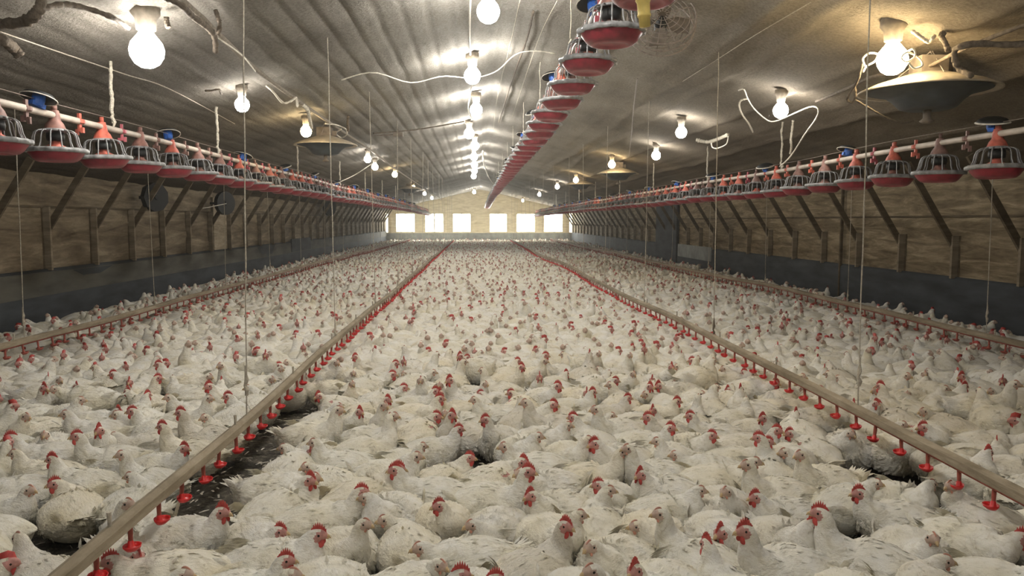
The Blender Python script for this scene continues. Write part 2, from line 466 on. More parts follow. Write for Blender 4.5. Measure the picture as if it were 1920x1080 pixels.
# ------------------------------------------------------------------ dusty air
hz = bpy.data.materials.new('dusty_air'); hz.use_nodes = True
nt = hz.node_tree; nt.nodes.clear()
o_ = nt.nodes.new('ShaderNodeOutputMaterial'); v_ = nt.nodes.new('ShaderNodeVolumeScatter')
v_.inputs['Color'].default_value = (1, .97, .9, 1); v_.inputs['Density'].default_value = 0.0022; v_.inputs['Anisotropy'].default_value = 0.75
nt.links.new(v_.outputs[0], o_.inputs['Volume'])
m = MB(); m.box((XL - .3, Y0 - .2, -.1), (XR + .3, Y1 + .3, RIDGE + .6))
tag(build(m, 'dusty_air', hz), 'thin dusty haze filling the whole shed', 'haze', None, 'stuff')

# ================================================================== bulbs
def bulb_proto(mat, n=16):
    root = empty('light_bulb')
    g = MB(); g.lathe([(.0, -.155), (.022, -.152), (.045, -.138), (.060, -.112), (.064, -.085), (.056, -.058), (.038, -.036), (.026, -.02), (.024, 0.0)], n)
    build(g, 'bulb_glass', mat, root, True)
    s = MB(); s.lathe([(.0, .085), (.052, .085), (.055, .05), (.040, .03), (.036, -.012), (.026, -.014)], 12)
    build(s, 'socket', M_SOCKET, root, True)
    return root
bulb_c = bulb_proto(M_BULB_C); bulb_w = bulb_proto(M_BULB_W); bulb_r = bulb_proto(M_BULB_R)
used = {'c': False, 'w': False, 'r': False}
def place_bulb(x, y, kind, label, group, dz=0.10, sc=1.0):
    p = {'c': bulb_c, 'w': bulb_w, 'r': bulb_r}[kind]
    if used[kind]: p = copy_tree(p)
    used[kind] = True
    p.location = (x, y, ceil_z(x) - dz); p.scale = (sc * 1.3,) * 3
    tag(p, label, 'light bulb', group)
    return p
yc = [3.5, 6.6, 9.29, 12.18, 15.18, 17.93, 20.9, 23.9, 26.9, 29.8, 46.4]  # first entry is an added, unseen bulb that brightens the foreground birds
place_bulb(.02, -2.4, 'r', 'cool white bulb in the ridge row behind the camera', 'ridge row bulbs')
place_bulb(-.05, .7, 'r', 'cool white bulb in the ridge row above the camera', 'ridge row bulbs')
for i, y in enumerate(yc):
    lab = 'cool white bulb, %s to the camera in the row below the ridge' % ordn(i - 1) if i else 'added unseen cool white bulb just above the frame, lighting the foreground'
    if i == 1: lab = 'cool white bulb below the ridge cut by the top edge of the photo'
    if i == 10: lab = 'cool white bulb below the ridge close to the far end wall'
    place_bulb((-.05, .12, -.02, .03, -.1, .01, -.01, 0, 0, -.03, -.02)[i], y, 'r', lab, 'ridge row bulbs', .14, 1.15)
for i, (x, y, k) in enumerate([(-2.3, -1.0, 'c'), (-2.29, 2.4, 'c'), (-2.29, 5.66, 'c'), (-2.43, 8.37, 'c'), (-2.25, 10.62, 'w'), (-2.19, 16.2, 'c'), (-2.3, 18.2, 'c'), (-2.19, 21.6, 'w'), (-2.3, 29.5, 'w'), (-2.3, 36, 'c'), (-2.32, 42.5, 'c')]):
    side = 'left slope'
    lab = '%s bulb, %s to the camera on the left slope' % ('warm yellow' if k == 'w' else 'cool white', ordn(i - 2))
    if i < 2: lab = 'cool white bulb on the left slope %s the camera' % ('behind' if i == 0 else 'beside')
    place_bulb(x, y, k, lab, 'left slope bulbs', (.16 if y > 10 and y < 11 else .10), 1.4 if y > 5 and y < 6 else .9)
for i, (x, y, k) in enumerate([(3.0, -1.0, 'c'), (3.04, 2.5, 'c'), (3.04, 5.61, 'w'), (3.24, 8.17, 'c'), (2.91, 10.91, 'c'), (3.24, 13.82, 'c'), (2.99, 16.9, 'w'), (3.03, 23.2, 'w'), (2.98, 28.0, 'c'), (3.0, 36, 'c'), (2.95, 47.6, 'w')]):
    lab = '%s bulb, %s to the camera on the right slope' % ('warm yellow' if k == 'w' else 'cool white', ordn(i - 2))
    if i < 2: lab = 'cool white bulb on the right slope %s the camera' % ('behind' if i == 0 else 'beside')
    place_bulb(x, y, k, lab, 'right slope bulbs', .10, 1.3 if 5 < y < 6 else .95)

# ================================================================== feeder lines
def pan_parts(n=20, ribs=14, tube_n=4):
    # origin at the pipe axis; pan hangs below
    P = {}
    a = MB(); a.lathe([(.030, .035), (.036, .0), (.040, -.035), (.058, -.060), (.070, -.092), (.074, -.098), (.066, -.100)], 12)
    a.box((-.012, -.018, .03), (.012, .018, .075)); P['feeder_cone'] = (a.mesh('feeder_cone', M_ORANGE, True), )
    g = MB()
    g.lathe([(.070, -.092), (.086, -.098), (.092, -.108), (.084, -.114), (.070, -.108)], n)
    for i in range(ribs):
        t = 2 * pi * i / ribs
        pts = [(r * cos(t), r * sin(t), z) for r, z in ((.086, -.104), (.112, -.108), (.130, -.122), (.140, -.150), (.146, -.190), (.160, -.222), (.178, -.240))]
        g.tube(pts, .0050, tube_n)
    nn = ribs * 4
    g.lathe([(.162, -.238), (.174, -.226), (.190, -.227), (.199, -.240), (.196, -.258), (.184, -.260), (.162, -.238)], nn,
            wob=lambda r, z, t: r + .009 * cos(ribs * t) * (1 if r > .18 else 0))
    P['grill'] = (g.mesh('grill', M_GRILL, True), )
    p = MB()
    p.lathe([(.166, -.240), (.184, -.246), (.182, -.256), (.150, -.300), (.128, -.318), (.118, -.319)], n * 2)
    p.lathe([(.118, -.319), (.088, -.319), (.080, -.312), (.0, -.309)], n * 2, 1)
    p.lathe([(.166, -.240), (.146, -.280), (.10, -.298), (.03, -.27), (.0, -.262)], n)
    p.lathe([(.120, -.3195), (.110, -.3225), (.098, -.3225), (.090, -.3195)], n * 2, 1)
    P['pan'] = (p.mesh('pan', [M_PANRED, M_PANLIP], True), )
    c = MB(); c.lathe([(.0, -.170), (.030, -.172), (.034, -.200), (.062, -.216), (.068, -.250), (.064, -.272)], 10,
                      wob=lambda r, z, t: r * (1 + .14 * cos(5 * t)))
    P['feed_spout'] = (c.mesh('feed_spout', M_ORANGE, True), )
    d = MB(); d.lathe([(.0, -.118), (.056, -.120), (.060, -.150), (.056, -.176), (.0, -.178)], 12)
    P['shut_off_drum'] = (d.mesh('shut_off_drum', M_BLACK, True), )
    return P
PP = pan_parts(); PPL = pan_parts(12, 10, 3)
def make_pan(PPx, keys=('feeder_cone', 'grill', 'pan', 'feed_spout', 'shut_off_drum')):
    r = empty('feeder_pan')
    for k in keys: link(k, PPx[k][0], r)
    return r
pan_hi = make_pan(PP); pan_lo = make_pan(PPL, ('feeder_cone', 'grill', 'pan', 'feed_spout'))
pu = {'h': False, 'l': False}
hanger = MB()
hanger.box((-.010, -.012, -.075), (.010, .012, .060)); hanger.lathe([(.027, -.018), (.038, -.012), (.038, .012), (.027, .018)], 10)
hanger.box((-.034, -.010, -.085), (-.012, .010, -.045)); hanger.box((.010, -.008, -.10), (.032, .008, -.055))
HANG = hanger.mesh('pipe_clip', M_ORANGE)
HANGR = hanger.mesh('pipe_clip', M_PANLIP)
def cap_mesh():
    root = empty('blue_clamp_cap')
    d = MB(); d.lathe([(.0, .135), (.05, .132), (.09, .118), (.112, .092), (.108, .086), (.082, .106), (.04, .120), (.0, .123)], 18)
    build(d, 'cap_dome', M_BLACK, root, True)
    c = MB(); c.lathe([(.040, .115), (.042, .075), (.038, .045), (.032, .035)], 12); c.box((-.05, -.02, .03), (.05, .02, .06))
    build(c, 'clamp_collar', M_BLUE, root, False)
    e = MB(); e.lathe([(.104, .099), (.117, .092), (.117, .086), (.104, .092)], 18)
    build(e, 'rim', M_PALE, root, True)
    return root
cap0 = cap_mesh(); cap_used = False
def feeder_line(X, pz, y0, sp, n, yend, side, sag, cap_ys):
    global cap_used
    def pzs(y): return pz + sag(y)
    def px(y): return X + (0.012 * sin(y * .7))
    m = MB(); ys = np.arange(y0 - 1.2, yend + .01, 0.6)
    m.tube([(px(y), y, pzs(y)) for y in ys], .0235, 10)
    pipe = build(m, 'feed_pipe', M_PIPE, None, True)
    tag(pipe, 'dusty steel feed pipe running the length of the shed, %s' % side, 'pipe')
    wv = MB(); wv.tube([(px(y), y, pzs(y) + .085 + .004 * sin(y * 2)) for y in ys], .0028, 4)
    build(wv, 'anti_roost_wire', M_WIRE, pipe)
    k = 0
    for i in range(n):
        y = y0 + i * sp
        near = y < 16
        key = 'h' if near else 'l'
        p = pan_hi if near else pan_lo
        if pu[key]: p = copy_tree(p)
        pu[key] = True
        p.location = (px(y), y, pzs(y)); p.rotation_euler = (random.uniform(-.04, .04), random.uniform(-.05, .05), random.uniform(0, 6.28))
        tag(p, 'red pan feeder with grey grill, %s to the camera on the %s' % (ordn(i), side), 'poultry feeder', 'pan feeders on the %s' % side)
        yy = y + sp * .5
        if yy < yend - .2 and i < 99:
            link('pipe_clip', HANG if random.random() < .5 else HANGR, pipe, (px(yy), yy, pzs(yy)), (0, 0, random.choice((0, pi)) + random.uniform(-.3, .3)))
    for i, y in enumerate(cap_ys):
        c = cap0 if not cap_used else copy_tree(cap0)
        cap_used = True
        c.location = (px(y), y, pzs(y)); c.rotation_euler = (random.uniform(-.1, .1), random.uniform(-.1, .1) + (.32 if X < 0 else -.28), random.uniform(0, 6))
        tag(c, 'black cap with blue clamp, %s to the camera on the %s pipe' % (ordn(i), side), 'clamp', 'blue clamped caps on the %s' % side)
    return px, pzs
fl = feeder_line(-2.93, 2.24, 4.95, .70, 64, 49.6, 'left feeder line', lambda y: -.10 * max(0, (y - 30) / 20) ** 2 + .008 * sin(y), [5.42 + 2.28 * i for i in range(15)])
fr = feeder_line(3.83, 2.13, 5.55, .70, 62, 49.2, 'right feeder line', lambda y: -.05 * max(0, (y - 30) / 20) ** 2 + .008 * sin(y + 1), [5.62 + 2.25 * i for i in range(15)])
fc = feeder_line(.80, 2.84, 3.72, .86, 54, 50.0, 'central feeder line', lambda y: -.02 * (y > 36) * (y - 36) * .9, [5.2 + 2.6 * i for i in range(9)])

# ================================================================== drinker lines
def drinker_line(X, side, wob, y0, yend, hi=True):
    def bx(y): return X + wob(y)
    def bz(y): return .41 + .025 * sn(y * .35, X)
    ys = list(np.arange(y0, yend, .4)) + [yend]
    m = MB()
    w_, h_ = .052, .040
    v = []; 
    prof = [(-w_ / 2, -h_), (w_ / 2, -h_), (w_ / 2, -.004), (w_ / 2 - .006, .003), (0.002, .012), (-w_ / 2 + .006, .003), (-w_ / 2, -.004)]
    n = len(prof)
    for y in ys:
        for a, b in prof: v.append((bx(y) + a, y, bz(y) + b))
    f = [(j * n + i, j * n + (i + 1) % n, (j + 1) * n + (i + 1) % n, (j + 1) * n + i) for j in range(len(ys) - 1) for i in range(n)]
    f += [tuple(range(n)), tuple((len(ys) - 1) * n + i for i in range(n))[::-1]]
    m.add(v, f)
    # water pipe clipped beneath the rail
    m2 = MB(); m2.tube([(bx(y), y, bz(y) - h_ - .009) for y in ys], .011, 6)
    o = build(m, 'drinker_line', M_BEAM)
    tag(o, 'long dusty nipple drinker rail just above the birds, %s' % side, 'poultry drinker')
    tag(build(m2, 'water_pipe', M_NIP, o, True))
    dr = MB(); dr.lathe([(.009, -.035), (.0095, -.075), (.0085, -.105), (.006, -.118), (0, -.119)], 8)
    cup = MB(); cup.lathe([(.006, -.102), (.010, -.108), (.013, -.128), (.017, -.134), (.028, -.126), (.032, -.120), (.030, -.130), (.018, -.143), (.0, -.146)], 12,
                          wob=lambda r, z, t: r * (1 + .35 * cos(t)) if r > .015 else r)
    cup.box((-.005, -.004, -.13), (.005, .004, -.09))
    drl = MB(); drl.lathe([(.009, -.035), (.0085, -.108), (0, -.11)], 5)
    cupl = MB(); cupl.lathe([(.006, -.105), (.034, -.124), (.020, -.143), (.0, -.146)], 6)
    DM, CM = dr.mesh('nipple', M_NIP, True), cup.mesh('drip_cup', M_CUP, True)
    DL, CL = drl.mesh('nipple', M_NIP, True), cupl.mesh('drip_cup', M_CUP, True)
    if abs(X) > 3: CM = cup.mesh('drip_cup', M_NIP, True); CL = cupl.mesh('drip_cup', M_NIP, True)
    sp = .25; y = y0 + .2; k = 0
    rest = MB()
    while y < yend:
        if y > 1.5:
            if k < 99:
                q = link('nipple', DM if y < 12 else DL, o, (bx(y), y, bz(y)), (random.uniform(-.06, .06), random.uniform(-.12, .12), random.uniform(-.8, .8)))
                link('drip_cup', CM if y < 12 else CL, q, (0, 0, 0), (0, 0, pi if X > 0 else 0))
                k += 1
            else:
                for mm, mi in ((drl, 0), (cupl, 1)):
                    rest.add([(a + bx(y), b + y, c + bz(y)) for a, b, c in mm.v], mm.f, mi)
        y += sp
    if rest.v:
        tag(build(rest, 'nipple_row', [M_NIP, M_NIP if abs(X) > 3 else M_CUP], o), None, None, None, 'stuff')
    # small upright pegs
    pg = MB(); pg.tube([(0, 0, -.01), (.001, 0, .035), (.0, 0, .062)], [.006, .007, .0085], 6)
    PGM = pg.mesh('peg', M_STRING)
    for i in range(30):
        y = 2.65 + i * 1.47 + random.uniform(-.1, .1)
        if y < yend: link('peg', PGM, o, (bx(y), y, bz(y)))
    # suspension strings, each its own cord up to the ceiling
    i = 0; y = 4.32 if abs(X) < 3 else 7.25
    while y < yend - .5:
        top = ceil_z(bx(y)) - .02
        s = MB(); sway = random.uniform(-.04, .04) - (-.07 if (X < 0 and X > -2 and i == 0) else 0)
        z0 = bz(y)
        pts = []; rs = []
        ns = 34
        for t in range(ns + 1):
            u = t / ns; z = z0 - .002 + (top - z0) * u
            pts.append((bx(y) + sway * u + .004 * sn(z * 3, y), y + .004 * sn(z * 3, y + 9), z))
            rs.append(.0042 * (1 + .35 * sn(z * 14, y)) if i < 5 else .0045)
        s.tube(pts, rs, 5)
        kn = MB()
        kn.tube([(0, 0, .0), (.004, 0, .03), (-.004, .004, .055), (.003, 0, .09), (0, 0, .13), (0, 0, .17)], [.008, .013, .009, .012, .007, .005], 6, jit=.25)
        so = build(s, 'hanging_string', M_STRING)
        tag(so, 'dusty string holding up the %s, %s to the camera' % (side, ordn(i)), 'string', 'strings over the %s' % side)
        ko = build(kn, 'knot', M_STRING if not (X > 1 and X < 3 and i == 1) else M_ROPED, so, loc=(bx(y), y, z0 + (.0 if i % 3 else .12)))
        i += 1; y += 2.93
drinker_line(-1.285, 'left inner drinker line', lambda y: .03 * sn(y * .4, 2) - .03 * math.exp(-((y - 9) / 3) ** 2), .9, 47.5)
drinker_line(2.19, 'right inner drinker line', lambda y: .10 * math.exp(-((y - 8) / 3.5) ** 2) + .14 * math.exp(-((y - 19) / 4) ** 2) - .06 * math.exp(-((y - 27) / 4) ** 2), .9, 47.5)
drinker_line(-4.18, 'left outer drinker line', lambda y: .04 * sin(y * .21) + .22 * max(0, (y - 20) / 28), 2.5, 48.2)
drinker_line(4.90, 'right outer drinker line', lambda y: .16 * math.exp(-((y - 12) / 4) ** 2) - .26 * max(0, (y - 20) / 28) + .05 * sin(y * .3), 2.5, 48)

# ================================================================== chickens
def smooth(a, b, x):
    t = min(1, max(0, (x - a) / (b - a))); return t * t * (3 - 2 * t)
POSES = {
 # neck chain points (x, z, half width, half thickness) after the body, ending at the beak root
 'upright':  dict(neck=[(.120, .186, .082, .074), (.142, .212, .062, .060), (.152, .236, .044, .046), (.157, .257, .034, .036), (.168, .276, .0275, .030), (.188, .284, .0225, .0235), (.205, .280, .014, .0145), (.213, .277, .006, .007)]),
 'tall':     dict(neck=[(.118, .192, .076, .070), (.138, .226, .054, .054), (.146, .258, .039, .042), (.150, .288, .031, .034), (.160, .310, .0272, .030), (.180, .319, .0225, .0235), (.197, .315, .014, .0145), (.205, .312, .006, .007)]),
 'resting':  dict(neck=[(.128, .172, .084, .074), (.154, .190, .064, .058), (.170, .207, .047, .044), (.182, .222, .036, .036), (.196, .236, .0285, .030), (.217, .240, .0225, .0235), (.233, .234, .014, .0145), (.240, .230, .006, .007)]),
 'stretched':dict(neck=[(.128, .164, .080, .070), (.162, .180, .058, .052), (.190, .198, .042, .040), (.212, .216, .032, .033), (.229, .232, .0275, .029), (.249, .237, .0225, .0235), (.265, .232, .014, .0145), (.272, .229, .006, .007)]),
 'hunched':  dict(neck=[(.108, .184, .092, .082), (.122, .206, .072, .068), (.130, .226, .052, .053), (.137, .242, .038, .040), (.150, .257, .029, .031), (.171, .263, .0225, .0235), (.188, .259, .014, .0145), (.196, .256, .006, .007)]),
}
BODY = [(-.240, .158, .006, .004), (-.218, .158, .044, .018), (-.185, .148, .082, .052), (-.142, .134, .114, .086), (-.09, .124, .136, .108), (-.03, .120, .146, .117), (.035, .130, .141, .116), (.085, .154, .114, .098)]
def cat_interp(P, t):
    n = len(P) - 1; u = t * n; i = min(int(u), n - 1); f = u - i
    p0, p1, p2, p3 = P[max(i - 1, 0)], P[i], P[i + 1], P[min(i + 2, n)]
    return [0.5 * (2 * b + (c - a) * f + (2 * a - 5 * b + 4 * c - d) * f * f + (-a + 3 * b - 3 * c + d) * f ** 3) for a, b, c, d in zip(p0, p1, p2, p3)]
def chicken_surface(pose, yaw, R, S, lift=0.0, seed=0, bumps=True):
    P = BODY + POSES[pose]['neck']
    nb = len(BODY) / (len(P) - 1)
    th = -.04 * 0
    rings = []
    nx0 = POSES[pose]['neck'][1][0]
    ts = [i / (R - 1) for i in range(R)]
    for t in ts:
        x, z, ry, rn = cat_interp(P, t)
        x2, z2, _, _ = cat_interp(P, min(1, t + .01)); x1, z1, _, _ = cat_interp(P, max(0, t - .01))
        dx, dz = x2 - x1, z2 - z1; L = sqrt(dx * dx + dz * dz) or 1; dx /= L; dz /= L
        nxn, nzn = -dz, dx     # 'up' normal in plane
        ring = []
        for j in range(S):
            a = 2 * pi * j / S
            cy, cn = cos(a), sin(a)
            e = 1.0
            rr_y, rr_n = ry, rn
            if bumps and t < nb:
                # folded wings: a broad swelling on the upper flank
                wing = math.exp(-((t / nb - .52) / .28) ** 2) * (math.exp(-((abs(cy) - .93) / .25) ** 2)) * (1 if cn > -.35 else .3)
                e += .11 * wing
                e += .055 * sn(x * 11 + seed, cy * 2.2, cn * 2.2 + seed * 3) + .03 * sn(x * 30 + seed, cy * 5, cn * 5) + .018 * sn(x * 70 + seed, cy * 11, cn * 11)
            elif bumps:
                e += .05 * sn(z * 30 + seed, cy * 3, cn * 3) * (1 - smooth(.85, .93, t))
            px = x + nxn * rr_n * e * cn; pz = z + nzn * rr_n * e * cn; py = rr_y * e * cy
            k = smooth(nb - .04, nb + .20, t)
            an = yaw * k
            if abs(an) > 1e-4:
                ox = nx0 * .86
                qx, qy = px - ox, py
                px = ox + qx * cos(an) - qy * sin(an); py = qx * sin(an) + qy * cos(an)
            if not lift: pz = max(pz, .006 + .10 * max(0, .02 - pz))
            else:
                pz = max(pz, .03)
            ring.append((px, py, pz + lift))
        rings.append(ring)
    return rings, P
def head_frame(pose, yaw, lift):
    nk = POSES[pose]['neck']; ox = nk[1][0] * .86
    hx, hz = nk[5][0] - .008, nk[5][1]
    M = Matrix.Translation((ox, 0, 0)) @ Matrix.Rotation(yaw, 4, 'Z') @ Matrix.Translation((hx - ox, 0, hz + lift))
    return M
def chicken_mesh(pose, yaw, R, S, male, lift, seed, feathers):
    rings, P = chicken_surface(pose, yaw, R, S, lift, seed)
    m = MB(); v = [p for r in rings for p in r]; f = []; mi = []
    HF = head_frame(pose, yaw, lift).inverted()
    for i in range(R - 1):
        for j in range(S):
            q = (i * S + j, i * S + (j + 1) % S, (i + 1) * S + (j + 1) % S, (i + 1) * S + j)
            c = Vector((0, 0, 0))
            for k in q: c += Vector(v[k])
            c = HF @ (c / 4)
            rad = .023 if male else .019
            bare = (c - Vector((.010, c.y, -.004))).length < rad and c.z < .016 or (c.x > .012 and abs(c.y) < .03 and abs(c.z) < .03)
            f.append(q); mi.append(1 if bare else 0)
    f.append(tuple(range(S - 1, -1, -1))); mi.append(0)
    f.append(tuple((R - 1) * S + k for k in range(S))); mi.append(1)
    m.v = v; m.f = f; m.m = mi
    if feathers:
        rr = random.Random(seed * 7 + 1)
        NB = int(R * (len(BODY) + 1.5) / (len(P)))
        def feather(c, d, n, L, W, droop):
            s = d.cross(n).normalized()
            p = [c, c + d * L * .45 + n * droop * .5 + s * W * .5, c + d * L + n * droop * .2, c + d * L * .45 + n * droop * .5 - s * W * .5,
                 c + d * L * .5 + n * (droop * .5 + W * .16)]
            m.add(p, [(0, 1, 4), (1, 2, 4), (2, 3, 4), (3, 0, 4)], 0)
        cnt = 620
        for _ in range(cnt):
            i = rr.randint(2, NB - 1); j = rr.randint(0, S - 1)
            a = Vector(rings[i][j]); b = Vector(rings[i - 1][j]); b2 = Vector(rings[i][(j + 1) % S])
            d = (b - a); 
            if d.length < 1e-5 or a.z < .035 + lift: continue
            d.normalize(); n = (b2 - a).cross(d)
            if n.length < 1e-7: continue
            n.normalize()
            ctr = Vector(rings[i][0]) * .5 + Vector(rings[i][S // 2]) * .5
            if n.dot(a - ctr) < 0: n = -n
            d = (d + Vector((0, 0, -.25)) + Vector((0, rr.uniform(-.2, .2), rr.uniform(-.15, .15)))).normalized()
            L = rr.uniform(.020, .044); feather(a - n * .001, (d + n * rr.uniform(.02, .20)).normalized(), n, L, L * rr.uniform(.35, .6), rr.uniform(.002, .007))
        # wing quills, folded back along each flank
        for sd in (-1, 1):
            for q in range(9):
                x0 = .02 - q * .012; z0 = .115 + q * .010 + lift
                a = Vector((x0 - .06, sd * (.132 - q * .002), z0))
                d = Vector((-1, -sd * .36, .04 + q * .015)).normalized(); n = Vector((0.15, sd, .35)).normalized()
                feather(a, d, n, .115 + rr.uniform(-.01, .01), .026, .006)
        for q in range(9):  # tail fan
            t = (q - 4) / 4.0
            a = Vector((-.205, t * .030, .160 + lift)); d = Vector((-1, t * .55, .35 + rr.uniform(-.1, .1))).normalized()
            feather(a, d, Vector((.3, t * .3, 1)).normalized(), .085, .024, .004)
    me = m.mesh('chicken_body', [M_FEATH, M_FACE_M if male else M_FACE_F], True)
    return me
def comb_mesh(big):
    m = MB(); v = []; N = 17
    L = .056 if big else .028; H = .033 if big else .013
    x0 = .029 if big else .023
    top = []; bot = []
    for i in range(N):
        t = i / (N - 1); x = x0 - L * t
        hgt = H * (sin(pi * min(1, t * 1.05 + .06)) ** .55)
        if i % 2 and big: hgt *= .50
        zb = .016 - .30 * max(0, x - .002) - .25 * max(0, -.02 - x)
        bot.append((x, zb)); top.append((x - .008 * t, zb + .003 + hgt))
    th = .0045 if big else .0045
    for (x, z), (x2, z2) in zip(bot, top):
        v += [(x, -th, z - .004), (x, th, z - .004), (x2, th * .45, z2), (x2, -th * .45, z2)]
    f = []
    for i in range(N - 1):
        for k in range(4): f.append((i * 4 + k, i * 4 + (k + 1) % 4, (i + 1) * 4 + (k + 1) % 4, (i + 1) * 4 + k))
    f += [(0, 1, 2, 3), tuple((N - 1) * 4 + k for k in (3, 2, 1, 0))]
    m.add(v, f)
    return m.mesh('comb', M_COMB if big else M_COMB_P)
def ellip(m, c, r, n=8, k=6, mi=0, rot=None):
    v = []; f = []
    for i in range(k + 1):
        a = pi * i / k
        for j in range(n):
            t = 2 * pi * j / n
            p = Vector((r[0] * sin(a) * cos(t), r[1] * sin(a) * sin(t), r[2] * cos(a)))
            if rot: p = rot @ p
            v.append(Vector(c) + p)
    for i in range(k):
        for j in range(n): f.append((i * n + j, (i + 1) * n + j, (i + 1) * n + (j + 1) % n, i * n + (j + 1) % n))
    m.add(v, f, mi)
def beak_mesh():
    m = MB()
    m.tube([(.016, 0, -.001), (.028, 0, -.002), (.039, 0, -.006), (.047, 0, -.014)], [.0105, .0088, .0058, .0012], 8)
    m.tube([(.016, 0, -.008), (.028, 0, -.0115), (.038, 0, -.0145)], [.0075, .0055, .0014], 6)
    return m.mesh('beak', M_BEAK, True)
def wattle_mesh(big):
    m = MB()
    s = 1.0 if big else .5
    for sd in (-1, 1):
        ellip(m, (.008, sd * .013, -.016 - .012 * s), (.016 * s, .004, .018 * s), 10, 6, 0, Matrix.Rotation(sd * .25, 3, 'X'))
    return m.mesh('wattle', M_COMB if big else M_COMB_P, True)
def eye_mesh():
    m = MB(); ellip(m, (0, 0, 0), (.0048, .0030, .0048), 8, 6); return m.mesh('eye', M_EYE, True)
COMB = {1: comb_mesh(True), 0: comb_mesh(False)}
WAT = {1: wattle_mesh(True), 0: wattle_mesh(False)}
BEAK = beak_mesh(); EYE = eye_mesh()
FOOT = MB()
for sd in (-1, 1):
    FOOT.tube([(-.005, sd * .05, .14), (.005, sd * .052, .09), (-.004, sd * .052, .02), (.0, sd * .052, .008)], [.016, .0085, .007, .008], 7)
    for a in (-.5, 0, .5, pi): FOOT.tube([(0, sd * .052, .008), (.05 * cos(a), sd * .052 + .05 * sin(a), .005)], [.006, .003], 5)
LEGS = FOOT.mesh('legs', M_LEG, True)
protos = {}
def proto(pose, yawk, male, lift):
    key = (pose, yawk, male, lift)
    if key in protos: return protos[key]
    yaw = radians(yawk); L = .085 if lift else 0.0
    seed = len(protos) * 1.37
    body = chicken_mesh(pose, yaw, 56, 32, male, L, seed, True)
    protos[key] = (body, head_frame(pose, yaw, L))
    return protos[key]
def make_chicken(x, y, rz, pose, yawk, male, lift, sc):
    body, HF = proto(pose, yawk, male, lift)
    o = link('chicken', body, None, (x, y, -.004), (0, 0, rz)); o.scale = (sc,) * 3
    def ch(n, me, M):
        c = link(n, me, o); c.matrix_local = M; return c
    ch('comb', COMB[male], HF); ch('wattle', WAT[male], HF); ch('beak', BEAK, HF)
    for sd in (-1, 1): ch('eye', EYE, HF @ Matrix.Translation((.004, sd * (.0225), .004)) @ Matrix.Rotation(sd * -.12, 4, 'Z'))
    if lift: ch('legs', LEGS, Matrix.Identity(4))
    return o

